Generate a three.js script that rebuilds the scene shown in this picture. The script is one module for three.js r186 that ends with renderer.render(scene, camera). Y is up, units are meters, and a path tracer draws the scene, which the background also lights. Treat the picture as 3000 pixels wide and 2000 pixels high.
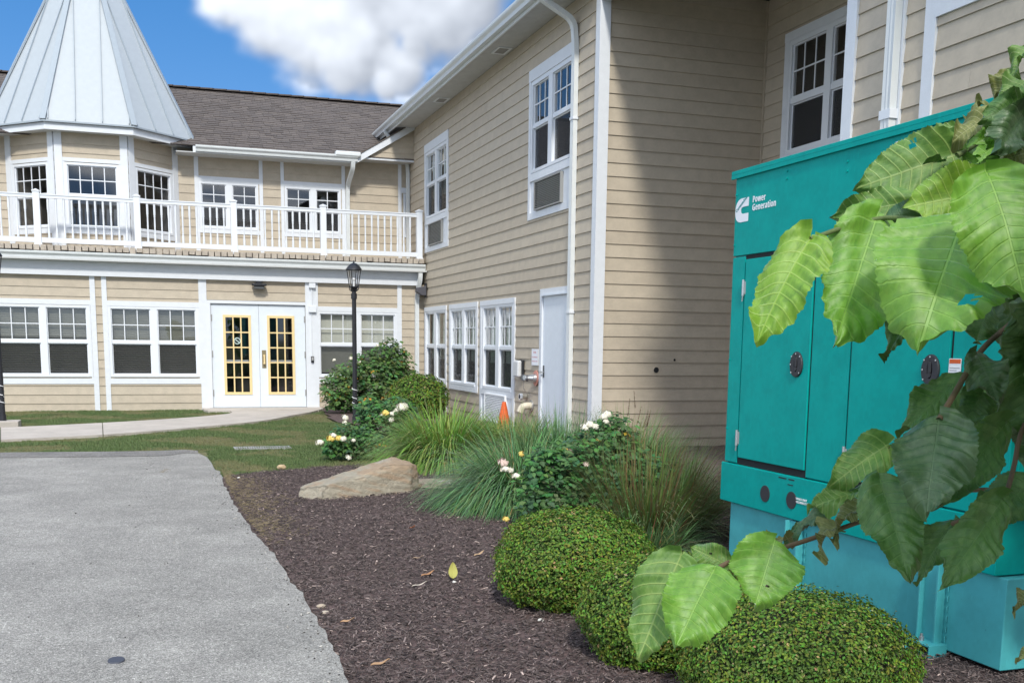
import * as THREE from 'three';
import { mergeGeometries, mergeVertices } from 'three/addons/utils/BufferGeometryUtils.js';
import { RoundedBoxGeometry } from 'three/addons/geometries/RoundedBoxGeometry.js';
import { ImprovedNoise } from 'three/addons/math/ImprovedNoise.js';
import { FontLoader } from 'three/addons/loaders/FontLoader.js';
import { TextGeometry } from 'three/addons/geometries/TextGeometry.js';

// ---------------------------------------------------------------- camera, sky, sun, exposure
const scene = new THREE.Scene();
const EYE = 1.378, FOCAL = 3097.5, PPX = 1508.7, PPY = 1473;
const camera = new THREE.PerspectiveCamera(2 * Math.atan(PPY / FOCAL) * 180 / Math.PI, 2 * PPX / (2 * PPY), 0.05, 3000);
camera.setViewOffset(2 * PPX, 2 * PPY, 0, 0, 3000, 2000);
camera.position.set(0, EYE, 0);
camera.rotation.set(-0.14967, -0.33029, 0.0123, 'YXZ');
camera.updateMatrixWorld(true);
const renderer = new THREE.WebGLRenderer({ antialias: true });
renderer.toneMapping = THREE.LinearToneMapping;
renderer.toneMappingExposure = 1.3;
renderer.shadowMap.enabled = true;
const SUN = new THREE.Vector3(-0.235, 1, 0.86).normalize();
const sun = new THREE.DirectionalLight(new THREE.Color(1, 0.955, 0.86), 2.5);
sun.position.copy(SUN).multiplyScalar(60); sun.target.position.set(1, 0, -12);
sun.castShadow = true; sun.shadow.mapSize.set(4096, 4096); sun.shadow.radius = 11;
Object.assign(sun.shadow.camera, { left: -26, right: 26, top: 26, bottom: -26, near: 1, far: 140 });
scene.add(sun, sun.target);

// ---------------------------------------------------------------- helpers
let seed = 7;
const rnd = () => { seed = (seed + 0x6d2b79f5) | 0; let t = Math.imul(seed ^ (seed >>> 15), 1 | seed); t = (t + Math.imul(t ^ (t >>> 7), 61 | t)) ^ t; return ((t ^ (t >>> 14)) >>> 0) / 4294967296; };
const rr = (a, b) => a + (b - a) * rnd();
const gauss = () => (rnd() + rnd() + rnd() + rnd() - 2) * 0.85;
const V = (x, y, z) => new THREE.Vector3(x, y, z);
const clamp = (x, a = 0, b = 1) => Math.min(b, Math.max(a, x));
const smooth = (a, b, x) => { const t = clamp((x - a) / (b - a)); return t * t * (3 - 2 * t); };
const mix = (a, b, t) => a + (b - a) * t;
const noise = new ImprovedNoise();
const fbm = (x, y, z, o = 4) => { let s = 0, a = 0.5, f = 1; for (let i = 0; i < o; i++) { s += a * noise.noise(x * f, y * f, z * f); a *= 0.5; f *= 2.03; } return s; };
// a point of the place from where it stands in the photograph (3000 x 2000) and its depth in metres
const at = (x, y, d) => V((x - PPX) / FOCAL * d, -(y - PPY) / FOCAL * d, -d).applyQuaternion(camera.quaternion).add(camera.position);
const L = (r, g, b) => new THREE.Color().setRGB(r, g, b);

function skyTexture() {
  const W = 2048, H = 1024, data = new Float32Array(W * H * 4);
  const blobs = [[700, -30, 110], [800, 40, 130], [930, 95, 150], [1060, 130, 150], [1170, 200, 80], [1060, -10, 210], [1250, 40, 150], [1400, -30, 120], [1215, 130, 60], [880, -120, 260], [1250, -160, 280], [1130, 245, 45], [1010, 190, 90]]
    .map(([x, y, r]) => [at(x, y, 1).sub(camera.position).normalize(), Math.atan(r * 0.92 / FOCAL)]);
  const view = at(1200, 300, 1).sub(camera.position).normalize();
  const d = V();
  for (let j = 0; j < H; j++) {
    const el = ((j + 0.5) / H - 0.5) * Math.PI, y = Math.sin(el), c = Math.cos(el);
    for (let i = 0; i < W; i++) {
      const az = ((i + 0.5) / W - 0.5) * 2 * Math.PI;
      d.set(Math.cos(az) * c, y, Math.sin(az) * c);
      const o = (j * W + i) * 4;
      let r, g, b;
      if (y < 0) { r = 0.16; g = 0.17; b = 0.14; } else {
        const t = smooth(0, 0.55, Math.pow(y, 0.8));
        r = mix(0.105, 0.035, t); g = mix(0.345, 0.17, t); b = mix(0.76, 0.45, t);
        const hz = Math.exp(-y * 13); r = mix(r, 0.66, hz * 0.85); g = mix(g, 0.74, hz * 0.85); b = mix(b, 0.84, hz * 0.85);
        let den = 0, lit = 0.7;
        const va = Math.acos(clamp(d.dot(view), -1, 1));
        if (va < 0.62) {
          let s = -1; let up = 0, w = 0;
          for (const [bd, br] of blobs) {
            const a = Math.acos(clamp(d.dot(bd), -1, 1));
            const v = 1 - a / br; if (v > s) s = v;
            if (v > 0) { up += v * ((d.y - bd.y) / br - (d.x - bd.x) / br * 0.7); w += v; }
          }
          if (s > -0.9) {
            const n = fbm(d.x * 13, d.y * 18, d.z * 13 + 4, 5), n2 = fbm(d.x * 34 + 7, d.y * 42, d.z * 34, 3);
            den = smooth(-0.22, 0.42, s + n * 0.85 + n2 * 0.22);
            lit = clamp(0.68 + (w ? up / w : 0) * 0.75 + n2 * 0.35 + n * 0.8);
          }
        }
        const away = smooth(0.72, 1.1, va);
        if (away > 0 && y > 0.02) {
          const q = 1 / (y + 0.22), n = fbm(d.x * q * 1.7 + 3, 5, d.z * q * 1.7, 5);
          const c2 = smooth(-0.16, 0.12, n) * away * smooth(0.0, 0.1, y);
          if (c2 > den) { den = c2; lit = 1.8 + clamp(0.62 - n * 1.1 + fbm(d.x * 9, d.y * 9, d.z * 9, 3) * 0.8); }
        }
        const cr = mix(0.33, 0.83, lit), cg = mix(0.365, 0.885, lit), cb = mix(0.43, 0.97, lit);
        r = mix(r, cr, den); g = mix(g, cg, den); b = mix(b, cb, den);
      }
      data[o] = r; data[o + 1] = g; data[o + 2] = b; data[o + 3] = 1;
    }
  }
  const t = new THREE.DataTexture(data, W, H, THREE.RGBAFormat, THREE.FloatType);
  t.mapping = THREE.EquirectangularReflectionMapping; t.magFilter = t.minFilter = THREE.LinearFilter; t.wrapS = THREE.RepeatWrapping; t.needsUpdate = true;
  return t;
}
scene.background = skyTexture(); scene.environment = scene.background;

// tileable value noise for textures
function makeNoise(n, s) {
  let k = s; const g = new Float32Array(n * n); const r = () => { k = (k * 1664525 + 1013904223) >>> 0; return k / 4294967296; };
  for (let i = 0; i < n * n; i++) g[i] = r();
  return (x, y) => {
    const xi = Math.floor(x), yi = Math.floor(y), fx = x - xi, fy = y - yi, a = ((xi % n) + n) % n, b = (a + 1) % n, c = ((yi % n) + n) % n, d = (c + 1) % n;
    const u = fx * fx * (3 - 2 * fx), v = fy * fy * (3 - 2 * fy);
    return mix(mix(g[c * n + a], g[c * n + b], u), mix(g[d * n + a], g[d * n + b], u), v);
  };
}
function tex(size, metres, f, srgb = true) {   // f(u, v) -> [r, g, b] 0..1
  const data = new Uint8Array(size * size * 4);
  for (let j = 0; j < size; j++) for (let i = 0; i < size; i++) {
    const c = f(i / size, j / size), o = (j * size + i) * 4;
    data[o] = clamp(c[0]) * 255; data[o + 1] = clamp(c[1]) * 255; data[o + 2] = clamp(c[2]) * 255; data[o + 3] = 255;
  }
  const t = new THREE.DataTexture(data, size, size);
  t.wrapS = t.wrapT = THREE.RepeatWrapping; t.magFilter = THREE.LinearFilter; t.minFilter = THREE.LinearMipmapLinearFilter; t.generateMipmaps = true;
  if (srgb) t.colorSpace = THREE.SRGBColorSpace;
  t.repeat.set(1 / metres, 1 / metres); t.needsUpdate = true;
  return t;
}
const N8 = makeNoise(8, 11), N16 = makeNoise(16, 5), N32 = makeNoise(32, 77), N64 = makeNoise(64, 91), N128 = makeNoise(128, 33), N256 = makeNoise(256, 57), N512 = makeNoise(512, 19), N1024 = makeNoise(1024, 3);
const S = (o) => new THREE.MeshStandardMaterial(o);
const P = (o) => new THREE.MeshPhysicalMaterial(o);

const M = {};
{
  const grain = tex(512, 1.6, (u, v) => { const n = 0.5 * N16(u * 16, v * 16) + 0.3 * N64(u * 64, v * 64) + 0.2 * N256(u * 256, v * 256); const k = 0.93 + 0.1 * n; return [k, k, k]; });
  const woodBump = tex(512, 0.6, (u, v) => { const n = 0.55 * N64(u * 6, v * 64) + 0.45 * N256(u * 30, v * 256); return [n, n, n]; }, false);
  M.siding = S({ color: L(0.48, 0.415, 0.325), roughness: 0.62, map: grain, bumpMap: woodBump, bumpScale: 0.0005 });
  M.sidingB = S({ color: L(0.465, 0.40, 0.313), roughness: 0.66, map: grain, bumpMap: woodBump, bumpScale: 0.0005 });
  M.sidingC = S({ color: L(0.495, 0.43, 0.338), roughness: 0.6, map: grain, bumpMap: woodBump, bumpScale: 0.0005 });
  M.sheath = S({ color: L(0.3, 0.26, 0.2), roughness: 0.9 });
  const faint = tex(256, 1.1, (u, v) => { const n = 0.5 * N16(u * 16, v * 16) + 0.5 * N128(u * 128, v * 128); const k = 0.965 + 0.04 * n; return [k, k, k]; });
  M.trim = S({ color: L(0.70, 0.73, 0.775), roughness: 0.5, map: faint });
  M.vinyl = S({ color: L(0.71, 0.74, 0.785), roughness: 0.38 });
  M.gutter = S({ color: L(0.66, 0.69, 0.70), roughness: 0.36, map: faint });
  M.soffit = S({ color: L(0.52, 0.53, 0.53), roughness: 0.6, map: grain });
  const dirt = tex(512, 1.2, (u, v) => { const n = 0.4 * N8(u * 8, v * 8) + 0.35 * N64(u * 64, v * 64) + 0.25 * N256(u * 256, v * 256); const k = 0.8 + 0.3 * n; return [k, k * 0.99, k * 0.97]; });
  M.deck = S({ color: L(0.46, 0.41, 0.36), roughness: 0.8, map: dirt });
  M.metalRoof = S({ color: L(0.395, 0.435, 0.47), roughness: 0.42, metalness: 0.0, map: faint });
  M.metalRib = S({ color: L(0.33, 0.38, 0.43), roughness: 0.45, map: faint });
  const sh = tex(512, 1.5, (u, v) => { const n = 0.4 * N128(u * 128, v * 128) + 0.6 * N512(u * 512, v * 512); const k = 0.66 + 0.6 * n; return [k, k * 0.98, k * 0.96]; });
  M.shingles = [L(0.135, 0.115, 0.105), L(0.115, 0.098, 0.09), L(0.155, 0.13, 0.118)].map((color) => S({ color, roughness: 0.95, map: sh }));
  M.shingleMix = S({ color: L(1, 1, 1), vertexColors: true, roughness: 0.95, map: sh });
  M.glass = P({ color: L(1, 1, 1), transmission: 1, thickness: 0, roughness: 0.01, ior: 1.9, specularIntensity: 1 });
  M.room = S({ color: L(0.05, 0.05, 0.052), roughness: 0.9 });
  M.roomWarm = S({ color: L(0.16, 0.14, 0.11), roughness: 0.9 });
  M.screen = S({ color: L(0.03, 0.032, 0.036), roughness: 0.8, transparent: true, opacity: 0.5 });
  M.blind = S({ color: L(0.42, 0.42, 0.36), roughness: 0.7 });
  M.shade = P({ color: L(0.62, 0.64, 0.56), roughness: 0.9, transmission: 0.3, thickness: 0 });
  M.curtain = P({ color: L(0.72, 0.74, 0.72), roughness: 0.95, transmission: 0.35, thickness: 0 });
  M.curtainGreen = P({ color: L(0.42, 0.52, 0.46), roughness: 0.95, transmission: 0.3, thickness: 0 });
  M.doorPaint = S({ color: L(0.70, 0.755, 0.82), roughness: 0.42, map: faint });
  M.brass = S({ color: L(0.80, 0.62, 0.32), roughness: 0.45, metalness: 0.1 });
  M.brassDark = S({ color: L(0.36, 0.30, 0.18), roughness: 0.4, metalness: 0.7 });
  M.black = S({ color: L(0.022, 0.023, 0.028), roughness: 0.45, metalness: 0.2 });
  M.darkGap = S({ color: L(0.012, 0.014, 0.016), roughness: 0.9 });
  M.grey = S({ color: L(0.32, 0.32, 0.32), roughness: 0.6 });
  M.steel = S({ color: L(0.55, 0.56, 0.57), roughness: 0.35, metalness: 0.8 });
  M.ventGrey = S({ color: L(0.27, 0.27, 0.26), roughness: 0.6 });
  M.white = S({ color: L(0.82, 0.83, 0.84), roughness: 0.5 });
  M.red = S({ color: L(0.5, 0.06, 0.07), roughness: 0.6 });
  M.orange = S({ color: L(0.78, 0.13, 0.02), roughness: 0.55, map: dirt });
  M.copper = S({ color: L(0.55, 0.25, 0.2), roughness: 0.6 });
  M.pvc = S({ color: L(0.62, 0.56, 0.44), roughness: 0.5 });
  // enclosure paint, its bleached tank paint
  const peel = tex(512, 0.5, (u, v) => { const n = 0.5 * N64(u * 64, v * 64) + 0.5 * N256(u * 256, v * 256); return [n, n, n]; }, false);
  const scuff = tex(1024, 1.4, (u, v) => {
    const n = 0.6 * N16(u * 16, v * 16) + 0.4 * N64(u * 64, v * 64), s = Math.max(0, N128(u * 128, v * 24) - 0.86) * 2.2, q = Math.max(0, N256(u * 256, v * 256) - 0.95) * 6; const k = 0.93 + 0.1 * n - q * 0.5 + s * 0.25; return [k + s * 0.5, k, k];
  });
  M.teal = P({ color: L(0.0003, 0.325, 0.292), roughness: 0.42, specularIntensity: 0.25, bumpMap: peel, bumpScale: 0.0002, map: scuff });
  M.tealOld = P({ color: L(0.06, 0.38, 0.41), roughness: 0.55, map: scuff, bumpMap: peel, bumpScale: 0.0004 });
  M.tealEdge = S({ color: L(0.01, 0.22, 0.225), roughness: 0.4 });
  M.plastic = S({ color: L(0.028, 0.028, 0.033), roughness: 0.55 });
  M.logo = S({ color: L(0.78, 0.8, 0.84), roughness: 0.45 });
  M.yellow = S({ color: L(0.75, 0.55, 0.05), roughness: 0.5 });
  // ground
  const asp = tex(2048, 3.2, (u, v) => {
    const f = N1024(u * 1024, v * 1024), g = N512(u * 512 + 0.37, v * 512), m = N128(u * 128, v * 128), b = N8(u * 8, v * 8) * 0.5 + N16(u * 16, v * 16) * 0.3 + N32(u * 32, v * 32) * 0.2;
    let k = 0.575 + (f - 0.5) * 0.30 + (g - 0.5) * 0.2 + (m - 0.5) * 0.05 + (b - 0.5) * 0.13;
    if (g > 0.93) k += 0.14; if (f < 0.06 && g < 0.3) k -= 0.2;
    return [k * 1.0, k * 0.98, k * 0.945];
  });
  const aspB = tex(1024, 0.8, (u, v) => { const n = 0.6 * N256(u * 256, v * 256) + 0.4 * N512(u * 512, v * 512); return [n, n, n]; }, false);
  M.asphalt = S({ color: L(1, 1, 1), map: asp, roughness: 0.93, bumpMap: aspB, bumpScale: 0.004 });
  M.asphaltRim = S({ color: L(0.72, 0.72, 0.74), map: asp, roughness: 0.95, bumpMap: aspB, bumpScale: 0.006 });
  const con = tex(1024, 2.4, (u, v) => { const n = N8(u * 8, v * 8) * 0.35 + N32(u * 32, v * 32) * 0.25 + N256(u * 256, v * 256) * 0.25 + N512(u * 512, v * 512) * 0.15; const k = 0.62 + 0.16 * n; return [k * 1.0, k * 0.955, k * 0.91]; });
  M.concrete = S({ color: L(1, 1, 1), map: con, roughness: 0.9 });
  const mul = tex(1024, 1.3, (u, v) => { const n = N64(u * 64, v * 128) * 0.35 + N256(u * 256, v * 256) * 0.4 + N16(u * 16, v * 16) * 0.25; const k = 0.2 + 0.24 * n; return [k * 1.05, k * 0.86, k * 0.83]; });
  M.mulch = S({ color: L(1, 1, 1), map: mul, roughness: 1 });
  const law = tex(2048, 9, (u, v) => {
    const p = smooth(0.42, 0.68, N16(u * 16, v * 16) * 0.55 + N32(u * 32, v * 32) * 0.3 + N128(u * 128, v * 128) * 0.15), n = N512(u * 512, v * 512), m = N1024(u * 1024, v * 1024), k = 0.75 + 0.35 * n + 0.25 * (m - 0.5);
    return [mix(0.30, 0.46, p) * k, mix(0.37, 0.43, p) * k, mix(0.19, 0.30, p) * k];
  });
  M.lawn = S({ color: L(1, 1, 1), map: law, roughness: 1 });
  const soil = tex(512, 1.5, (u, v) => { const n = N16(u * 16, v * 16) * 0.4 + N128(u * 128, v * 128) * 0.6; const k = 0.42 + 0.22 * n; return [k * 1.05, k * 0.95, k * 0.84]; });
  M.sand = S({ color: L(1, 1, 1), map: soil, roughness: 1 });
  M.stoneMix = S({ color: L(1, 1, 1), vertexColors: true, roughness: 0.9, bumpMap: tex(512, 0.35, (u, v) => { const n = N16(u * 16, v * 16) * 0.35 + N64(u * 64, v * 64) * 0.35 + N256(u * 256, v * 256) * 0.3; return [n, n, n]; }, false), bumpScale: 0.014 });
  M.blade = P({ color: L(1, 1, 1), vertexColors: true, roughness: 0.75, specularIntensity: 0.6, transmission: 0.35, thickness: 0 });
  M.leafSmall = P({ color: L(1, 1, 1), roughness: 0.5, specularIntensity: 0.5, transmission: 0.18, thickness: 0 });
  M.leafMatt = P({ color: L(1, 1, 1), roughness: 0.6, specularIntensity: 0.5, transmission: 0.22, thickness: 0 });
  M.twig = S({ color: L(0.13, 0.09, 0.05), roughness: 0.9 });
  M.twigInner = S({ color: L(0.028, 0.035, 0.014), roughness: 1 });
  M.stem = S({ color: L(0.10, 0.14, 0.045), roughness: 0.7 });
  M.petal = P({ color: L(0.84, 0.80, 0.68), roughness: 0.8, transmission: 0.2, thickness: 0 });
  M.petalYellow = P({ color: L(0.82, 0.62, 0.16), roughness: 0.8, transmission: 0.2, thickness: 0 });
  M.petalPink = P({ color: L(0.80, 0.62, 0.54), roughness: 0.8, transmission: 0.2, thickness: 0 });
}

// geometry: everything non-indexed with position, normal, uv in metres (chosen by the way each face points)
const flat = (g) => (g.index ? g.toNonIndexed() : g);
function metric(g) {
  const p = g.attributes.position, n = g.attributes.normal, uv = new Float32Array(p.count * 2);
  for (let i = 0; i < p.count; i++) {
    const ax = Math.abs(n.getX(i)), ay = Math.abs(n.getY(i)), az = Math.abs(n.getZ(i)), x = p.getX(i), y = p.getY(i), z = p.getZ(i);
    if (ay > ax && ay > az) { uv[2 * i] = x; uv[2 * i + 1] = z; } else if (ax > az) { uv[2 * i] = z; uv[2 * i + 1] = y; } else { uv[2 * i] = x; uv[2 * i + 1] = y; }
  }
  g.setAttribute('uv', new THREE.BufferAttribute(uv, 2));
  return g;
}
function strip(g) { g = flat(g); for (const k of Object.keys(g.attributes)) if (!['position', 'normal', 'uv', 'color'].includes(k)) g.deleteAttribute(k); return g; }
function merge(list) {
  list = (Array.isArray(list) ? list : [list]).map(strip);
  const colour = list.some((g) => g.attributes.color);
  for (const g of list) { if (!g.attributes.uv) metric(g); if (!colour) continue; }
  return list.length === 1 ? list[0] : mergeGeometries(list);
}
const used = {};
const numbered = (n) => { const k = used[n] = (used[n] ?? -1) + 1; return k ? n + '_' + String(k).padStart(3, '0') : n; };
function part(name, geo, mat, parent) {
  const m = new THREE.Mesh(merge(geo), mat); m.name = name; m.castShadow = m.receiveShadow = true; parent.add(m); return m;
}
function tag(o, label, category, group, kind) {
  if (label) o.userData.label = label; if (category) o.userData.category = category; if (group) o.userData.group = group; if (kind) o.userData.kind = kind; return o;
}
function thing(name, label, category, pos = [0, 0, 0], group) {
  const o = new THREE.Group(); o.name = numbered(name); o.position.set(...pos); scene.add(o); return tag(o, label, category, group);
}
function solo(name, geo, mat, label, category, group, kind) { const m = part(numbered(name), geo, mat, scene); return tag(m, label, category, group, kind); }
const sub = (name, parent) => { const o = new THREE.Group(); o.name = name; parent.add(o); return o; };

const box = (x0, x1, y0, y1, z0, z1) => metric(flat(new THREE.BoxGeometry(Math.abs(x1 - x0), Math.abs(y1 - y0), Math.abs(z1 - z0)).translate((x0 + x1) / 2, (y0 + y1) / 2, (z0 + z1) / 2)));
const rbox = (x0, x1, y0, y1, z0, z1, r = 0.006) => metric(flat(new RoundedBoxGeometry(x1 - x0, y1 - y0, z1 - z0, 2, r).translate((x0 + x1) / 2, (y0 + y1) / 2, (z0 + z1) / 2)));
// a wall frame: u along the wall, y up, d out of the wall
function frameOf(o, n) { const u = V(0, 1, 0).cross(n).normalize(); return new THREE.Matrix4().makeBasis(u, V(0, 1, 0), n).setPosition(o); }
const FRONT = (z) => new THREE.Matrix4().makeTranslation(0, 0, z);                                   // u = x
const WEST = (x) => new THREE.Matrix4().makeBasis(V(0, 0, 1), V(0, 1, 0), V(-1, 0, 0)).setPosition(V(x, 0, 0)); // u = z, facing -x
const wb = (F, u0, u1, y0, y1, d0, d1) => metric(flat(new THREE.BoxGeometry(u1 - u0, y1 - y0, d1 - d0).translate((u0 + u1) / 2, (y0 + y1) / 2, (d0 + d1) / 2).applyMatrix4(F)));
const wplane = (F, u0, u1, y0, y1, d) => metric(flat(new THREE.PlaneGeometry(u1 - u0, y1 - y0).translate((u0 + u1) / 2, (y0 + y1) / 2, d).applyMatrix4(F)));
const tube = (pts, r, seg = 8, n) => metric(flat(new THREE.TubeGeometry(new THREE.CatmullRomCurve3(pts), n ?? pts.length * 4, r, seg)));
function bar(a, b, r, seg = 6) { const d = b.clone().sub(a), g = new THREE.CylinderGeometry(r, r, d.length(), seg); g.applyQuaternion(new THREE.Quaternion().setFromUnitVectors(V(0, 1, 0), d.normalize())).translate((a.x + b.x) / 2, (a.y + b.y) / 2, (a.z + b.z) / 2); return metric(flat(g)); }
function cyl(x, y, z, r0, r1, h, seg = 16) { return metric(flat(new THREE.CylinderGeometry(r1, r0, h, seg).translate(x, y + h / 2, z))); }
function tri(list) { const g = new THREE.BufferGeometry(); g.setAttribute('position', new THREE.Float32BufferAttribute(list.flatMap((v) => [v.x, v.y, v.z]), 3)); g.computeVertexNormals(); return metric(g); }

// one clapboard between u0..u1 and y0..y1 of the row that starts at yr; the wedge is thicker at its lower edge
const LAP = 0.1708, LAP0 = 0.12;
function clapboard(F, u0, u1, y0, y1, yr) {
  const t = (y) => mix(0.019, 0.005, (y - yr) / LAP), a = t(y0), b = t(y1);
  const q = [V(u0, y0, 0), V(u1, y0, 0), V(u1, y1, 0), V(u0, y1, 0), V(u0, y0, a), V(u1, y0, a), V(u1, y1, b), V(u0, y1, b)];
  const f = [[4, 5, 6, 7], [0, 1, 5, 4], [7, 6, 2, 3], [0, 4, 7, 3], [5, 1, 2, 6]], v = [];
  for (const [i, j, k, l] of f) v.push(q[i], q[j], q[k], q[i], q[k], q[l]);
  const g = tri(v.map((p) => p.clone().applyMatrix4(F)));
  const uv = g.attributes.uv, o1 = rnd() * 5, o2 = rnd() * 5; for (let i = 0; i < uv.count; i++) uv.setXY(i, uv.getX(i) + o1, uv.getY(i) + o2);
  return g;
}
// wall with openings [u0,u1,y0,y1]: a sheathing slab with real holes and clapboards that stop at them
function clad(parent, F, u0, u1, y0, y1, holes = [], { joints = 3.66, sheath = true, top } = {}) {
  const w = sub('wall', parent);
  if (sheath) {
    const s = new THREE.Shape([[u0, y0], [u1, y0], [u1, y1], [u0, y1]].map(([x, y]) => new THREE.Vector2(x, y)));
    for (const h of holes) { const a = Math.max(h[0], u0 + 0.002), b = Math.min(h[1], u1 - 0.002), c = Math.max(h[2], y0 + 0.002), d = Math.min(h[3], y1 - 0.002); s.holes.push(new THREE.Path([[a, c], [a, d], [b, d], [b, c]].map(([x, y]) => new THREE.Vector2(x, y)))); }
    part('sheathing', metric(flat(new THREE.ExtrudeGeometry(s, { depth: 0.09, bevelEnabled: false }).translate(0, 0, -0.0915).applyMatrix4(F))), M.sheath, w);
  }
  for (let k = Math.floor((y0 - LAP0) / LAP); LAP0 + k * LAP < y1; k++) {
    const yr = LAP0 + k * LAP, ya = Math.max(yr, y0), yb = Math.min(yr + LAP, y1);
    if (yb - ya < 0.012) continue;
    const hs = holes.filter((h) => h[2] < yb - 0.004 && h[3] > ya + 0.004);
    const cuts = [u0, u1, ...hs.flatMap((h) => [h[0], h[1]])].filter((u) => u >= u0 && u <= u1).sort((a, b) => a - b);
    let run = [];
    const pieces = [];
    for (let i = 0; i + 1 < cuts.length; i++) {
      const a = cuts[i], b = cuts[i + 1]; if (b - a < 0.006) continue;
      const m = (a + b) / 2, over = hs.filter((h) => h[0] < m && h[1] > m).sort((p, q) => p[2] - q[2]);
      let lo = ya; const free = [];
      for (const h of over) { if (h[2] - lo > 0.01) free.push([lo, h[2]]); lo = Math.max(lo, h[3]); }
      if (yb - lo > 0.01) free.push([lo, yb]);
      for (const [c, d] of free) { const last = pieces.find((q) => Math.abs(q[1] - a) < 1e-6 && q[2] === c && q[3] === d); if (last) last[1] = b; else pieces.push([a, b, c, d]); }
    }
    for (const [a, b, c, d] of pieces) {
      const breaks = [a]; let s = a + joints * (0.3 + 0.7 * ((k * 0.618 + 10) % 1));
      while (b - s > 0.6) { if (s - breaks.at(-1) > 0.6) breaks.push(s); s += joints; }
      breaks.push(b);
      for (let i = 0; i + 1 < breaks.length; i++) part('siding_board', clapboard(F, breaks[i] + (i ? 0.0015 : 0), breaks[i + 1], c, d, yr), [M.siding, M.siding, M.sidingB, M.sidingC][Math.floor(rnd() * 4)], w);
    }
  }
  return w;
}
const trimBoard = (parent, F, u0, u1, y0, y1, d = 0.032, mat = M.trim) => part('trim_board', wb(F, u0, u1, y0, y1, 0, d), mat, parent);

// a window: glass columns [[ua, ub], ...], glass y0..y1, meeting rail ra..rb; hole = the opening it fills
function windowOf(parent, F, cols, y0, y1, { rail, mu = 3, my = 2, lower = false, edge = 0.045, frameD = 0.026, room = 0.7, roomMat = M.room, dress, screens = true, muntin = 0.018 } = {}) {
  const w = sub('window', parent), a = cols[0][0], b = cols.at(-1)[1];
  const fr = [wb(F, a - edge, a, y0 - edge, y1 + edge, -0.06, frameD), wb(F, b, b + edge, y0 - edge, y1 + edge, -0.06, frameD), wb(F, a, b, y1, y1 + edge, -0.06, frameD - 0.002), wb(F, a, b, y0 - edge, y0, -0.06, frameD + 0.012)];
  for (let i = 0; i + 1 < cols.length; i++) fr.push(wb(F, cols[i][1], cols[i + 1][0], y0, y1, -0.06, frameD - 0.004));
  part('frame', fr, M.vinyl, w);
  const mun = [], sash = [];
  for (const [c, d] of cols) {
    const spans = rail ? [[rail[1], y1, true], [y0, rail[0], false]] : [[y0, y1, true]];
    if (rail) sash.push(wb(F, c, d, rail[0], rail[1], -0.04, 0.012));
    for (const [e, f, upper] of spans) {
      const dg = upper ? -0.016 : -0.03;
      sash.push(wb(F, c, c + 0.02, e, f, dg - 0.01, dg + 0.014), wb(F, d - 0.02, d, e, f, dg - 0.01, dg + 0.014), wb(F, c + 0.02, d - 0.02, e, e + 0.022, dg - 0.01, dg + 0.014), wb(F, c + 0.02, d - 0.02, f - 0.018, f, dg - 0.01, dg + 0.014));
      part('pane', wplane(F, c + 0.004, d - 0.004, e + 0.004, f - 0.004, dg), M.glass, w);
      if (upper || lower) {
        for (let i = 1; i < mu; i++) { const u = mix(c, d, i / mu); mun.push(wb(F, u - muntin / 2, u + muntin / 2, e + 0.02, f - 0.018, dg + 0.002, dg + 0.011)); }
        for (let i = 1; i < my; i++) { const y = mix(e, f, i / my); mun.push(wb(F, c + 0.02, d - 0.02, y - muntin / 2, y + muntin / 2, dg + 0.003, dg + 0.0125)); }
      }
      if (!upper && screens) part('insect_screen', wplane(F, c + 0.02, d - 0.02, e + 0.022, f - 0.018, dg + 0.008), M.screen, w);
    }
  }
  part('sash', sash, M.vinyl, w);
  if (mun.length) part('muntin', mun, M.vinyl, w);
  const A = a - edge + 0.002, B = b + edge - 0.002, C = y0 - edge + 0.002, D = y1 + edge - 0.002, k = -room;
  part('room', [wb(F, A, B, C, D, k - 0.02, k), wb(F, A - 0.02, A, C, D, k, -0.06), wb(F, B, B + 0.02, C, D, k, -0.06), wb(F, A, B, C - 0.02, C, k, -0.06), wb(F, A, B, D, D + 0.02, k, -0.06)], roomMat, w);
  if (dress) dress(w, F, cols, y0, y1, rail);
  return w;
}
const holeOf = (cols, y0, y1, e = 0.045) => [cols[0][0] - e, cols.at(-1)[1] + e, y0 - e, y1 + e];
function slatBlind(closedTo) {
  return (w, F, cols, y0, y1, rail) => {
    const g = [];
    for (const [c, d] of cols) for (let y = y0 + 0.02; y < y1 - 0.02; y += 0.043) {
      const open = y < mix(y0, y1, closedTo), a = open ? 0.5 : 0.9;
      g.push(metric(flat(new THREE.BoxGeometry(d - c - 0.02, 0.0025, 0.05).rotateX(-a).translate((c + d) / 2, y, -0.1).applyMatrix4(F))));
    }
    tag(part('blind', g, M.blind, w), null, null, null, 'stuff');
  };
}
function cloth(F, u0, u1, yt, yb, d, waves, amp, n = 28) {
  const pos = [], idx = [];
  for (let i = 0; i <= n; i++) for (let j = 0; j <= 6; j++) {
    const s = i / n, u = mix(u0, u1, s), lo = typeof yb === 'function' ? yb(s) : yb, y = mix(lo, yt, j / 6);
    pos.push(u, y, d + amp * Math.sin(s * waves * 6.283 + j * 0.1) * (1.15 - j / 7));
  }
  for (let i = 0; i < n; i++) for (let j = 0; j < 6; j++) { const a = i * 7 + j, b = a + 7; idx.push(a, b, a + 1, b, b + 1, a + 1); }
  const g = new THREE.BufferGeometry(); g.setAttribute('position', new THREE.Float32BufferAttribute(pos, 3)); g.setIndex(idx); g.computeVertexNormals(); g.applyMatrix4(F); return metric(flat(g));
}
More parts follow.
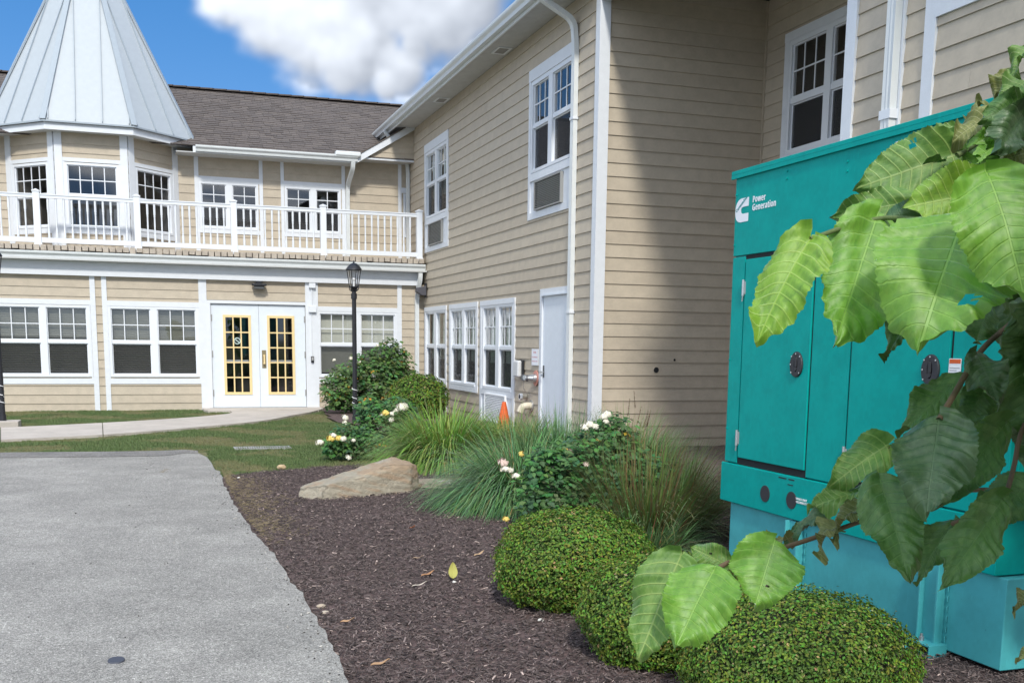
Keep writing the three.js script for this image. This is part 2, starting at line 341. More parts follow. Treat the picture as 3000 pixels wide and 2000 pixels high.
function drapes(arch = true, mat = M.curtain) {
  return (w, F, cols, y0, y1) => {
    const a = cols[0][0], b = cols.at(-1)[1];
    for (const [c, d] of cols) {
      if (arch) part('valance', cloth(F, c, d, y1, (s) => y1 - 0.34 + 0.2 * Math.sin(s * Math.PI), -0.1, 6, 0.012), mat, w);
      part('curtain', [cloth(F, c, mix(c, d, 0.4), y1 - 0.02, y0 + (y1 - y0) * 0.3, -0.13, 4, 0.018), cloth(F, mix(c, d, 0.62), d, y1 - 0.02, y0 + (y1 - y0) * 0.3, -0.13, 4, 0.018)], mat === M.curtain ? M.curtainGreen : mat, w);
    }
  };
}
// gutter: K profile swept along u of a frame (d out), between u0 and u1, top at y
function gutterGeo(F, u0, u1, y, h = 0.13, dep = 0.13, d0 = 0) {
  const pr = [[0, 0], [0, -h], [dep * 0.58, -h], [dep * 0.66, -h * 0.62], [dep * 0.94, -h * 0.36], [dep, -h * 0.2], [dep, 0], [dep - 0.016, 0], [dep - 0.016, -h * 0.16], [dep * 0.6, -h * 0.55], [dep * 0.5, -h + 0.012], [0.012, -h + 0.012], [0.012, 0]];
  const s = new THREE.Shape(pr.map(([d, v]) => new THREE.Vector2(d, v)));
  const g = new THREE.ExtrudeGeometry(s, { depth: u1 - u0, bevelEnabled: false });   // x = d, y = v, z = u
  const m = new THREE.Matrix4().makeBasis(V(0, 0, 1), V(0, 1, 0), V(1, 0, 0)).setPosition(V(u0, y, d0)); // (d, v, u) -> (u, y, d)
  g.applyMatrix4(m); if (m.determinant() < 0) { const p = g.attributes; for (const k of Object.keys(p)) { const A = p[k].array, n = p[k].itemSize; for (let i = 0; i < p[k].count; i += 3) for (let c = 0; c < n; c++) { const t = A[(i + 1) * n + c]; A[(i + 1) * n + c] = A[(i + 2) * n + c]; A[(i + 2) * n + c] = t; } } g.computeVertexNormals(); }
  return metric(flat(g.applyMatrix4(F)));
}
// downspout: rectangular pipe through points, corners rounded, with fine corrugation along it
function spout(pts, w = 0.085, d = 0.065, side = V(0, 0, 1)) {
  const fine = [], c = pts;
  for (let i = 0; i < c.length; i++) {
    if (i === 0 || i === c.length - 1) { fine.push(c[i].clone()); continue; }
    const r = 0.12, a = c[i].clone().add(c[i - 1].clone().sub(c[i]).setLength(Math.min(r, c[i].distanceTo(c[i - 1]) * 0.45))), b = c[i].clone().add(c[i + 1].clone().sub(c[i]).setLength(Math.min(r, c[i].distanceTo(c[i + 1]) * 0.45)));
    for (let k = 0; k <= 5; k++) { const t = k / 5; fine.push(a.clone().multiplyScalar((1 - t) * (1 - t)).addScaledVector(c[i], 2 * t * (1 - t)).addScaledVector(b, t * t)); }
  }
  const ring = [[-w / 2, -d / 2], [-w / 6, -d / 2 + 0.004], [0, -d / 2], [w / 6, -d / 2 + 0.004], [w / 2, -d / 2], [w / 2, d / 2], [w / 6, d / 2 - 0.004], [0, d / 2], [-w / 6, d / 2 - 0.004], [-w / 2, d / 2]];
  const rows = fine.map((p, i) => {
    const t = (fine[i + 1] ?? p).clone().sub(fine[i - 1] ?? p).normalize(), n = t.clone().cross(side).normalize();
    return ring.map(([a, b]) => p.clone().addScaledVector(side, a).addScaledVector(n, b));
  });
  const v = [];
  for (let i = 0; i + 1 < rows.length; i++) for (let j = 0; j < ring.length; j++) { const k = (j + 1) % ring.length; v.push(rows[i][j], rows[i + 1][j], rows[i][k], rows[i][k], rows[i + 1][j], rows[i + 1][k]); }
  return tri(v);
}

// ================================================================ GROUND
{
  const ground = (name, g, m, kind = 'structure') => tag(part(name, g, m, scene), null, null, null, kind);
  const sheet = (pts, y, t = 0) => {
    const s = new THREE.Shape(pts.map(([x, z]) => new THREE.Vector2(x, -z)));
    const g = t ? new THREE.ExtrudeGeometry(s, { depth: t, bevelEnabled: false }).translate(0, 0, -t) : new THREE.ShapeGeometry(s);
    return metric(flat(g.rotateX(-Math.PI / 2).translate(0, y, 0)));
  };
  // lawn: the sheet that reaches the horizon
  ground('lawn', metric(flat(new THREE.PlaneGeometry(900, 900, 8, 8).rotateX(-Math.PI / 2).translate(0, -0.025, 0))), M.lawn);
  // asphalt with an uneven broken edge
  const edge = []; for (let z = 6; z > -11.6; z -= 0.09) edge.push([0.705 + 0.05 * fbm(z * 1.1, 2, 0, 3) + 0.05 * fbm(z * 7, 8, 0, 3) - 0.09 * smooth(-6, -11.5, z) + 0.03 * Math.sin(z * 0.9), z]);
  edge.push([0.6, -11.7], [0.6, -12.4], [0.58, -13.0], [0.5, -13.5], [0.3, -13.72]);
  for (let x = 0.1; x > -40; x -= x > -4 ? 0.14 : 2) edge.push([x, -13.78 - 0.17 * smooth(0, -2, x) + 0.06 * fbm(x * 3, 4, 0, 3)]);
  edge.push([-40, 6]);
  ground('asphalt_road', sheet(edge, 0, 0.04), M.asphalt);
  const rim = []; for (let x = 0.5; x > -14; x -= 0.15) { const c = -13.78 - 0.17 * smooth(0, -2, x) + 0.26 * smooth(0.28, 0.52, x); rim.push([x, c + mix(0.55, 0.05, smooth(0.1, 0.5, x)) + 0.05 * fbm(x * 2, 1, 0, 3), c]); }
  { const v = []; for (let i = 0; i + 1 < rim.length; i++) { const [a, b, c] = rim[i], [d, e, f] = rim[i + 1], m = (p, q) => (p + q) / 2;
      const A = V(a, 0.004, b), B = V(a, 0.03, b * 0.35 + c * 0.65), C = V(a, 0.004, c), D = V(d, 0.004, e), E = V(d, 0.03, e * 0.35 + f * 0.65), G = V(d, 0.004, f);
      v.push(A, E, D, A, B, E, B, G, E, B, C, G); }
    const g = tri(v); ground('asphalt_kerb', g, M.asphaltRim); }
  // concrete path and stoop: slabs with joints, each its own piece
  const lower = [[-7, -14.3], [-5, -14.75], [-3.4, -15.2], [-1.97, -15.7], [-0.7, -16.27], [0.99, -17.77], [1.8, -18.7], [2.45, -19.95], [2.85, -20.7], [3.12, -21.35]];
  const upper = [[-8, -16.4], [-5.6, -17.0], [-3.8, -17.4], [-2.23, -17.85], [-0.8, -18.59], [0.2, -19.3], [0.84, -19.9], [1.3, -20.5], [1.42, -20.9], [1.42, -21.35]];
  const path = new THREE.Group(); path.name = 'path'; path.userData.kind = 'structure'; scene.add(path);
  const PU = new THREE.CatmullRomCurve3(upper.map(([x, z]) => V(x, 0, z))), PL = new THREE.CatmullRomCurve3(lower.map(([x, z]) => V(x, 0, z)));
  for (let i = 0; i < 9; i++) {
    const a = [], b = []; for (let k = 0; k <= 6; k++) { const t = (i + mix(0.004, 0.996, k / 6)) / 9, p = PU.getPoint(t), q = PL.getPoint(t); a.push([q.x, q.z]); b.unshift([p.x, p.z]); }
    part('slab', sheet([...a, ...b], 0.012, 0.09), M.concrete, path);
  }
  part('slab', sheet([[1.0, -21.36], [3.14, -21.36], [3.3, -21.8], [3.3, -22.29], [0.94, -22.29], [0.94, -21.7]], 0.016, 0.09), M.concrete, path);
  // mulch bed: a lumpy sheet, lower at the asphalt, with shredded bark on it
  const bed = [[0.3, -4], [0.3, -11.15], [0.9, -11.22], [2.2, -11.62], [2.7, -12.3], [2.75, -13.4], [3.3, -15.2], [3.3, -17.2], [2.95, -18.5], [3.12, -20.2], [3.24, -21.4], [3.32, -22.25], [5.6, -22.25], [5.6, -13.0], [8, -13.0], [8, 0.5], [0.3, 0.5]];
  const inside = (x, z) => { let c = false; for (let i = 0, j = bed.length - 1; i < bed.length; j = i++) { const [a, b] = bed[i], [d, e] = bed[j]; if ((b > z) !== (e > z) && x < ((d - a) * (z - b)) / (e - b) + a) c = !c; } return c; };
  const edgeX = (z) => (z > -11.6 ? 0.705 - 0.09 * smooth(-6, -11.5, z) + 0.03 * Math.sin(z * 0.9) : 0);
  const bedY = (x, z) => 0.028 * smooth(0.0, 0.25, x - edgeX(z)) - 0.02 + 0.05 * smooth(0.2, 1.6, x - edgeX(z)) * smooth(-12.2, -10.6, z) + 0.022 * fbm(x * 1.9, 3, z * 1.9, 3) + 0.012 * fbm(x * 9, 6, z * 9, 2);
  globalThis.bedY = bedY;
  { const c = 0.1, v = []; for (let x = 0.3; x < 8; x += c) for (let z = -22.3; z < 0.5; z += c) if (inside(x + c / 2, z + c / 2)) {
      const q = [[x, z], [x + c, z], [x + c, z + c], [x, z + c]].map(([a, b]) => V(a, bedY(a, b), b)); v.push(q[0], q[3], q[1], q[1], q[3], q[2]); }
    let g = tri(v); g.deleteAttribute('normal'); g.deleteAttribute('uv'); g = mergeVertices(g, 1e-4); g.computeVertexNormals();
    ground('mulch_bed', g, M.mulch); }
  { const n = 160000, g = new THREE.BoxGeometry(1, 0.16, 0.22); { const p = g.attributes.position; for (let i = 0; i < p.count; i++) { const x = p.getX(i); p.setXYZ(i, x, p.getY(i) * (1 - 0.3 * Math.abs(x)) + 0.12 * x * x, p.getZ(i) * (1 - 0.5 * (x > 0 ? x : 0)) + 0.1 * x); } g.computeVertexNormals(); }
    const im = new THREE.InstancedMesh(g, S({ color: L(1, 1, 1), roughness: 1 }), n), m = new THREE.Matrix4(), q = new THREE.Quaternion(), e = new THREE.Euler(), col = new THREE.Color(); let k = 0;
    while (k < n) {
      const z = -3.2 - 9.2 * Math.pow(rnd(), 1.25), x = mix(0.5, 5.4, Math.pow(rnd(), 1.25)); if (!inside(x, z) || x < edgeX(z) - 0.02 + 0.09 * rnd() * rnd()) continue;
      const s = rr(0.008, 0.027) * (rnd() < 0.05 ? 1.6 : 1); e.set(gauss() * 0.6, rnd() * 6.28, gauss() * 0.5); q.setFromEuler(e);
      m.compose(V(x, bedY(x, z) + 0.004 + rnd() * 0.012, z), q, V(s, s * rr(0.5, 1), s * rr(0.5, 1.3))); im.setMatrixAt(k, m);
      const t = rnd(), b = t < 0.982 ? 0.03 + 0.16 * Math.pow(rnd(), 1.5) : rr(0.3, 0.6); col.setRGB(b * 1.08, b * 0.84, b * (t < 0.982 ? 0.79 : 0.74)); im.setColorAt(k, col); k++;
    }
    im.name = 'bark_mulch'; tag(im, 'dark brown shredded bark mulch covering the planting bed', 'mulch', null, 'stuff'); im.castShadow = im.receiveShadow = true; scene.add(im); }
  // straw and dried clippings along the asphalt edge
  { const n = 2600, g = new THREE.BoxGeometry(1, 0.04, 0.05), im = new THREE.InstancedMesh(g, S({ color: L(1, 1, 1), roughness: 1 }), n), m = new THREE.Matrix4(), q = new THREE.Quaternion(), col = new THREE.Color();
    for (let k = 0; k < n; k++) { const c = [[-10.2, 0.5], [-8.1, 0.35], [-9.3, 0.5], [-11.1, 0.12]][k % 4], z = c[0] + gauss() * 0.8, x = edgeX(z) + 0.03 + Math.abs(gauss()) * c[1] * 0.75, s = rr(0.015, 0.045);
      q.setFromEuler(new THREE.Euler(gauss() * 0.3, rnd() * 6.28, gauss() * 0.3)); m.compose(V(x, bedY(x, z) + 0.016, z), q, V(s, s, s)); im.setMatrixAt(k, m); const b = rr(0.12, 0.34); col.setRGB(b, b * 0.8, b * 0.45); im.setColorAt(k, col); }
    im.name = 'dry_clippings'; tag(im, 'pale dry grass clippings along the asphalt edge', 'clippings', null, 'stuff'); im.receiveShadow = im.castShadow = true; scene.add(im); }
  { const n = 420, g = new THREE.IcosahedronGeometry(1, 0), im = new THREE.InstancedMesh(g, S({ color: L(1, 1, 1), roughness: 1 }), n), m = new THREE.Matrix4(), q = new THREE.Quaternion(), col = new THREE.Color();
    for (let k = 0; k < n; k++) { const near = rnd() < 0.55, z = -4 - 9.4 * rnd(), x = near ? edgeX(z) - 0.02 - Math.abs(gauss()) * 0.12 : edgeX(z) - 0.1 - rnd() * 4.2, s = rr(0.0018, 0.0048) * (rnd() < 0.03 ? 2.2 : 1);
      q.setFromEuler(new THREE.Euler(rnd() * 3, rnd() * 6, 0)); m.compose(V(x, 0.002, z), q, V(s * rr(0.8, 2.4), s * 0.6, s)); im.setMatrixAt(k, m); const b = rnd() < 0.7 ? rr(0.03, 0.14) : rr(0.3, 0.55); col.setRGB(b * 1.05, b, b * 0.92); im.setColorAt(k, col); }
    im.name = 'loose_grit'; tag(im, 'loose grit and bark crumbs lying on the asphalt', 'grit', null, 'stuff'); im.receiveShadow = im.castShadow = true; scene.add(im); }
  part('gravel_patch', sheet([[1.9, -9.75], [2.3, -9.9], [2.9, -9.85], [3.0, -9.35], [2.5, -9.15], [2.2, -9.3]], 0.075), M.sand, scene).userData.kind = 'structure';
  // lawn blades
  { const g = (() => { const v = []; for (let i = 0; i < 7; i++) { const a = rnd() * 6.28, l = rr(0.6, 1), dx = Math.cos(a), dz = Math.sin(a), o = V(rr(-0.5, 0.5), 0, rr(-0.5, 0.5)), w = 0.09; const b0 = o.clone().add(V(-dz * w, 0, dx * w)), b1 = o.clone().add(V(dz * w, 0, -dx * w)), t = o.clone().add(V(dx * 0.45, l, dz * 0.45)); v.push(b0, b1, t); } return tri(v); })();
    const n = 60000, im = new THREE.InstancedMesh(g, P({ color: L(1, 1, 1), roughness: 0.8, transmission: 0.2, thickness: 0 }), n), m = new THREE.Matrix4(), q = new THREE.Quaternion(), col = new THREE.Color(); let k = 0;
    const onPath = (x, z) => { for (let i = 0; i <= 24; i++) { const t = i / 24, p = PU.getPoint(t), r = PL.getPoint(t), s = r.clone().sub(p), l2 = s.lengthSq(), w = ((x - p.x) * s.x + (z - p.z) * s.z) / l2; if (w > -0.02 && w < 1.02) { const dx = x - p.x - s.x * w, dz = z - p.z - s.z * w; if (dx * dx + dz * dz < 0.07) return true; } } return x > 0.9 && x < 3.35 && z < -21.3; };
    while (k < n) {
      const z = -11.1 - 11.2 * Math.pow(rnd(), 1.2), x = rr(-6.5, 3.4);
      if (inside(x, z) && x > edgeX(z)) continue; if (x < 0.62 && z > -13.8 - 0.17 * smooth(0, -2, x)) continue; if (z < -22.2 || onPath(x, z)) continue;
      const dry = smooth(0.42, 0.66, 0.5 + fbm(x * 0.9, 9, z * 0.9, 4) * 1.1) , s = rr(0.022, 0.05) * (1 - 0.35 * dry);
      q.setFromEuler(new THREE.Euler(gauss() * 0.2, rnd() * 6.28, gauss() * 0.2)); m.compose(V(x, -0.027, z), q, V(s * 1.2, s, s * 1.2)); im.setMatrixAt(k, m);
      const t = clamp(dry * 0.75 + gauss() * 0.25), b = rr(0.75, 1.25); col.setRGB(mix(0.10, 0.23, t) * b, mix(0.16, 0.205, t) * b, mix(0.045, 0.095, t) * b); im.setColorAt(k, col); k++;
    }
    im.name = 'lawn_grass'; tag(im, 'short patchy mown grass with dry yellowish spots', 'grass', null, 'stuff'); im.receiveShadow = im.castShadow = true; scene.add(im); }
  ground('concrete_pad', box(2.98, 4.9, -0.1, 0.05, -5.75, -2.2), M.concrete);
}

// ================================================================ MAIN BUILDING (far block with balcony and spire roof)
{
  const b = thing('main_building', 'two storey beige block with white balcony, french doors and pointed white spire roof', 'building');
  const F = FRONT(-22.3);
  // ---- lower wall
  const lowWin = [
    [[[-2.74, -1.992], [-1.874, -1.154]], 0.68, 1.957], [[[-0.72, 0.008], [0.138, 0.865]], 0.68, 1.957], [[[3.326, 4.049], [4.177, 4.9]], 0.68, 1.94],
    [[[-5.5, -4.7], [-4.58, -3.8]], 0.68, 1.957]];
  const doorHole = [1.15, 3.03, 0.0, 2.1];
  clad(b, F, -9, 5.54, -0.06, 2.58, [...lowWin.map(([c, y0, y1]) => holeOf(c, y0, y1)), doorHole], { joints: 30 });
  const T = (u0, u1, y0, y1, d, f = F) => trimBoard(b, f, u0, u1, y0, y1, d);
  for (const [u0, u1] of [[-1.08, -0.985], [-0.867, -0.775], [0.931, 1.083], [4.957, 5.05], [-2.97, -2.87], [-3.5, -3.4], [-6.0, -5.9]]) T(u0, u1, -0.03, 2.56);
  T(-2.87, -1.08, 1.965 + 0.045, 2.105, 0.03); T(-0.775, 0.931, 2.002, 2.105, 0.03); T(3.29, 4.957, 1.985, 2.085, 0.03); T(-5.9, -3.5, 2.002, 2.105, 0.03);
  T(-2.87, -1.08, 0.497, 0.606, 0.03); T(-0.775, 0.931, 0.497, 0.606, 0.03); T(3.29, 4.957, 0.497, 0.606, 0.03); T(-5.9, -3.5, 0.497, 0.606, 0.03);
  for (const [c] of lowWin) { T(c[0][0] - 0.075, c[0][0] - 0.045, 0.606, 2.01, 0.024); T(c[1][1] + 0.045, c[1][1] + 0.07, 0.606, 2.01, 0.024); }
  T(1.083, 1.15, 0.01, 2.1, 0.034); T(3.03, 3.29, -0.01, 2.56, 0.034); T(1.083, 3.03, 2.1, 2.16, 0.036);
  lowWin.forEach(([c, y0, y1], i) => windowOf(b, F, c, y0, y1, { rail: [1.279, 1.332], mu: 3, my: 2, roomMat: M.room, room: 0.8,
    dress: i === 2 ? (w, f, cols, a, e) => { for (const [p, q] of cols) part('roller_shade', cloth(f, p, q, e, a + 0.05, -0.12, 0.5, 0.004), M.shade, w); } : slatBlind(i === 0 ? 0.56 : 0.5) }));
  // ---- french doors
  for (const s of [0, 1]) {
    const d = sub('door', b), u0 = s ? 2.0955 : 1.155, u1 = s ? 3.025 : 2.0905, g0 = s ? 2.3 : 1.43, g1 = s ? 2.76 : 1.89, y0 = 0.325, y1 = 1.835;
    part('leaf', [wb(F, u0, g0, 0.024, 2.092, -0.06, -0.012), wb(F, g1, u1, 0.024, 2.092, -0.06, -0.012), wb(F, g0, g1, 0.024, y0, -0.06, -0.012), wb(F, g0, g1, y1, 2.092, -0.06, -0.012)], M.doorPaint, d);
    part('lite_frame', [wb(F, g0 - 0.045, g0 + 0.006, y0 - 0.045, y1 + 0.045, -0.0115, 0.004), wb(F, g1 - 0.006, g1 + 0.045, y0 - 0.045, y1 + 0.045, -0.0115, 0.004), wb(F, g0 + 0.006, g1 - 0.006, y0 - 0.045, y0 + 0.006, -0.0115, 0.003), wb(F, g0 + 0.006, g1 - 0.006, y1 - 0.006, y1 + 0.045, -0.0115, 0.003)], M.brass, d);
    const mu = []; for (let i = 1; i < 3; i++) { const u = mix(g0, g1, i / 3); mu.push(wb(F, u - 0.013, u + 0.013, y0, y1, -0.03, -0.004)); } for (let i = 1; i < 5; i++) { const y = mix(y0, y1, i / 5); mu.push(wb(F, g0, g1, y - 0.013, y + 0.013, -0.029, -0.003)); }
    part('muntin', mu, M.brass, d);
    for (let i = 0; i < 3; i++) for (let j = 0; j < 5; j++) part('pane', wplane(F, mix(g0, g1, i / 3) + 0.006, mix(g0, g1, (i + 1) / 3) - 0.006, mix(y0, y1, j / 5) + 0.006, mix(y0, y1, (j + 1) / 5) - 0.006, -0.035), M.glass, d);
    for (const y of [0.25, 1.03, 1.75]) part('hinge', wb(F, s ? 3.0 : 1.158, s ? 3.022 : 1.178, y, y + 0.13, -0.011, 0.006), M.grey, d);
    if (s) { part('push_plate', wb(F, 2.14, 2.225, 0.815, 1.18, -0.012, -0.006), M.brassDark, d); part('handle', [wb(F, 2.165, 2.2, 0.9, 0.93, -0.006, 0.05), wb(F, 2.165, 2.2, 1.06, 1.09, -0.006, 0.05), wb(F, 2.168, 2.197, 0.9, 1.09, 0.035, 0.055)], M.brass, d); }
    else { const ring = metric(flat(new THREE.TorusGeometry(0.06, 0.009, 6, 24).translate(1.66, 1.36, -0.03).applyMatrix4(F))); part('no_smoking_decal', [ring, metric(flat(new THREE.BoxGeometry(0.11, 0.014, 0.003).rotateZ(-0.78).translate(1.66, 1.36, -0.03).applyMatrix4(F))), metric(flat(new THREE.BoxGeometry(0.05, 0.012, 0.003).translate(1.655, 1.365, -0.03).applyMatrix4(F)))], S({ color: L(0.55, 0.7, 0.68), roughness: 0.6 }), d); }
  }
  part('door_room', [wb(F, 1.15, 3.03, 0, 2.1, -1.5, -1.48), wb(F, 1.13, 1.15, 0, 2.1, -1.48, -0.06), wb(F, 3.03, 3.05, 0, 2.1, -1.48, -0.06), wb(F, 1.15, 3.03, -0.02, 0, -1.48, 0.0), wb(F, 1.15, 3.03, 2.1, 2.12, -1.48, -0.06)], M.room, b);
  part('push_bar', [wb(F, 1.44, 1.88, 0.92, 0.98, -0.12, -0.08), wb(F, 2.3, 2.75, 0.92, 0.98, -0.12, -0.08)], M.steel, b);
  part('threshold', wb(F, 1.083, 3.03, -0.03, 0.02, -0.06, 0.09), M.grey, b);
  // ---- porch cornice, gutter and deck
  part('frieze_board', box(-9, 5.43, 2.56, 2.83, -22.3, -22.2), M.trim, b);
  part('porch_soffit', box(-9, 5.53, 2.83, 2.86, -22.3, -22.0), M.soffit, b);
  part('gutter', gutterGeo(FRONT(-22.11), -9, 5.5, 2.985, 0.125, 0.12), M.gutter, b);
  part('gutter_fascia', box(-9, 5.53, 2.86, 2.975, -22.14, -22.112), M.gutter, b);
  for (let x = -4.2; x < 5.46; x += 0.121) part('deck_board', box(x + 0.012, x + 0.113, 2.99 + 0.03 * rnd(), 3.10, -23.68, -22.03 + 0.012 * rnd()), M.deck, b);
  part('deck_joist', [box(-9, 5.53, 2.962, 2.988, -22.17, -22.1), box(-9, 5.53, 2.94, 2.98, -23.69, -22.3)], M.darkGap, b);
  // ---- railing
  const rail = sub('railing', b), posts = [-3.72, -1.93, -0.16, 1.64, 3.4, 5.4];
  const turned = new THREE.LatheGeometry([[0.021, 0], [0.021, 0.14], [0.014, 0.15], [0.019, 0.17], [0.013, 0.185], [0.0165, 0.3], [0.014, 0.46], [0.02, 0.475], [0.014, 0.49], [0.021, 0.51], [0.021, 0.71]].map(([x, y]) => new THREE.Vector2(x, y)), 8);
  const bal = metric(flat(turned));
  posts.forEach((x) => part('post', [box(x - 0.058, x + 0.058, 3.05, 4.07, -22.208, -22.092), box(x - 0.07, x + 0.07, 4.07, 4.09, -22.22, -22.08), metric(flat(new THREE.ConeGeometry(0.095, 0.035, 4).rotateY(Math.PI / 4).translate(x, 4.107, -22.15))), box(x - 0.068, x + 0.068, 3.05, 3.13, -22.218, -22.082)], M.vinyl, rail));
  for (let i = 0; i + 1 < posts.length; i++) {
    const a = posts[i] + 0.058, c = posts[i + 1] - 0.058;
    part('top_rail', [box(a, c, 3.955, 4.01, -22.178, -22.122), box(a, c, 4.01, 4.03, -22.19, -22.11)], M.vinyl, rail);
    part('bottom_rail', box(a, c, 3.145, 3.235, -22.178, -22.122), M.vinyl, rail);
    const n = Math.round((c - a) / 0.134); for (let k = 1; k < n; k++) { const m = part('baluster', bal.clone(), M.vinyl, rail); m.position.set(mix(a, c, k / n), 3.24, -22.15); }
  }
  // ---- upper wall
  const U = FRONT(-23.7);
  const upWin = [[[[1.113, 1.612], [1.741, 2.232]], 3.73, 4.597], [[[2.868, 3.368], [3.494, 3.984]], 3.73, 4.597], [[[5.46, 5.9]], 3.73, 4.58]];
  clad(b, U, 0.62, 7.2, 3.03, 5.32, upWin.map(([c, y0, y1]) => holeOf(c, y0, y1)), { joints: 30 });
  clad(b, U, -9, -2.53, 3.03, 5.32, [], { joints: 30 });
  for (const [u0, u1] of [[0.98, 1.066], [2.297, 2.372], [2.745, 2.814], [4.048, 4.12], [5.298, 5.372]]) T(u0, u1, 3.06, 5.24, 0.032, U);
  for (const [u0, u1] of [[1.066, 2.297], [2.814, 4.048]]) { T(u0, u1, 4.657, 4.748, 0.03, U); T(u0, u1, 3.595, 3.685, 0.03, U); T(u0, u1 - 0, 4.642, 4.657, 0.026, U); }
  T(5.372, 6.1, 4.64, 4.75, 0.03, U);
  upWin.forEach(([c, y0, y1]) => windowOf(b, U, c, y0, y1, { rail: [4.13, 4.175], mu: 2, my: 2, screens: true }));
  // ---- bay under the spire: regular octagon
  const C = V(-0.96, 0, -24.37), ap = 1.6, half = ap * Math.tan(Math.PI / 8);
  for (const k of [-2, -1, 0, 1, 2]) {
    const th = k * Math.PI / 4, n = V(Math.sin(th), 0, Math.cos(th)), G = frameOf(C.clone().addScaledVector(n, ap), n), g = Math.abs(k) === 2 ? null : [[[-0.445, 0.445]], 3.54, 4.68];
    clad(b, G, -half, half, 3.03, 5.3, g ? [holeOf(g[0], g[1], g[2])] : [], { joints: 30 });
    T(-half, -half + 0.14, 3.06, 5.28, 0.034, G); T(half - 0.14, half, 3.06, 5.28, 0.034, G);
    if (!g) continue;
    T(-half + 0.14, half - 0.14, 4.738, 4.81, 0.03, G); T(-half + 0.14, half - 0.14, 3.39, 3.49, 0.03, G);
    T(-half + 0.14, -0.49, 3.49, 4.738, 0.024, G); T(0.49, half - 0.14, 3.49, 4.738, 0.024, G);
    windowOf(b, G, g[0], g[1], g[2], { rail: [4.08, 4.13], mu: 4, my: 2, screens: false, room: 1.0 });
    // lantern ornaments on the sill inside
  }
  // ---- spire roof
  const roof = sub('spire_roof', b), ra = 1.93, rh = ra * Math.tan(Math.PI / 8), y0 = 5.42, apex = 9.64, SL = Math.hypot(ra, apex - y0);
  for (let k = 0; k < 8; k++) {
    const th = k * Math.PI / 4, n = V(Math.sin(th), 0, Math.cos(th)), u = V(Math.cos(th), 0, -Math.sin(th)), e = C.clone().addScaledVector(n, ra).setY(y0), s = V(C.x, apex, C.z).sub(e).normalize(), out = u.clone().cross(s).normalize();
    const B = new THREE.Matrix4().makeBasis(u, s, out).setPosition(e), lim = (x) => SL * (1 - Math.abs(x) / rh), cuts = [-rh, -0.72, -0.24, 0.24, 0.72, rh];
    for (let i = 0; i < 5; i++) {
      const a = cuts[i], c = cuts[i + 1], pts = [[a, 0], [c, 0], [c, lim(c)]]; if (a < 0 && c > 0) pts.push([0, SL]); pts.push([a, lim(a)]);
      const sh = new THREE.Shape(pts.filter(([, y], j) => j < 2 || y > 0.01).map(([x, y]) => new THREE.Vector2(x, y)));
      part('roof_panel', metric(flat(new THREE.ExtrudeGeometry(sh, { depth: 0.012, bevelEnabled: false }).applyMatrix4(B))), M.metalRoof, roof);
    }
    for (const x of cuts.slice(1, 5)) part('standing_seam', metric(flat(new THREE.BoxGeometry(0.016, lim(x) - 0.02, 0.034).translate(x, lim(x) / 2 + 0.01, 0.025).applyMatrix4(B))), M.metalRib, roof);
    const tan = V(Math.sin(th + Math.PI / 8), 0, Math.cos(th + Math.PI / 8)), foot = C.clone().addScaledVector(tan, ra / Math.cos(Math.PI / 8) + 0.01).setY(y0 + 0.005), top = V(C.x, apex + 0.02, C.z);
    const dir = top.clone().sub(foot), right = V(tan.z, 0, -tan.x), hb = new THREE.Matrix4().makeBasis(right, dir.clone().normalize(), right.clone().cross(dir.clone().normalize())).setPosition(foot);
    part('hip_cap', metric(flat(new THREE.BoxGeometry(0.11, dir.length(), 0.03).translate(0, dir.length() / 2, 0.016).applyMatrix4(hb))), M.metalRib, roof);
    part('drip_edge', metric(flat(new THREE.BoxGeometry(rh * 2 + 0.02, 0.03, 0.03).translate(0, y0 - 0.012, ra + 0.012).applyMatrix4(new THREE.Matrix4().makeBasis(u, V(0, 1, 0), n).setPosition(C)))), M.metalRib, roof);
    part('fascia', metric(flat(new THREE.BoxGeometry((ra - 0.03) * 2 * Math.tan(Math.PI / 8), 0.13, 0.03).translate(0, y0 - 0.092, ra - 0.045).applyMatrix4(new THREE.Matrix4().makeBasis(u, V(0, 1, 0), n).setPosition(C)))), M.trim, roof);
  }
  part('spire_soffit', metric(flat(new THREE.CylinderGeometry(ra / Math.cos(Math.PI / 8) - 0.06, ra / Math.cos(Math.PI / 8) - 0.06, 0.02, 8).rotateY(Math.PI / 8).translate(C.x, 5.285, C.z))), M.soffit, roof);
  // ---- shingled roof: courses of tabs
  const ez = -23.18, ey = 5.27, pitch = 0.5, ridgeZ = -26.99, ridgeY = ey + pitch * (ez - ridgeZ), slope = V(0, pitch, -1).normalize(), len = Math.hypot(ridgeZ - ez, ridgeY - ey), nrm = V(0, 1, pitch).normalize();
  const rf = sub('roof', b);
  part('roof_deck', tri([V(-9, ey - 0.02, ez), V(8, ey - 0.02, ez), V(8, ridgeY - 0.02, ridgeZ), V(-9, ey - 0.02, ez), V(8, ridgeY - 0.02, ridgeZ), V(-9, ridgeY - 0.02, ridgeZ), V(-9, ey - 0.02, -30.8), V(8, ridgeY - 0.02, ridgeZ), V(8, ey - 0.02, -30.8), V(-9, ey - 0.02, -30.8), V(-9, ridgeY - 0.02, ridgeZ), V(8, ridgeY - 0.02, ridgeZ)]), M.shingles[1], rf);
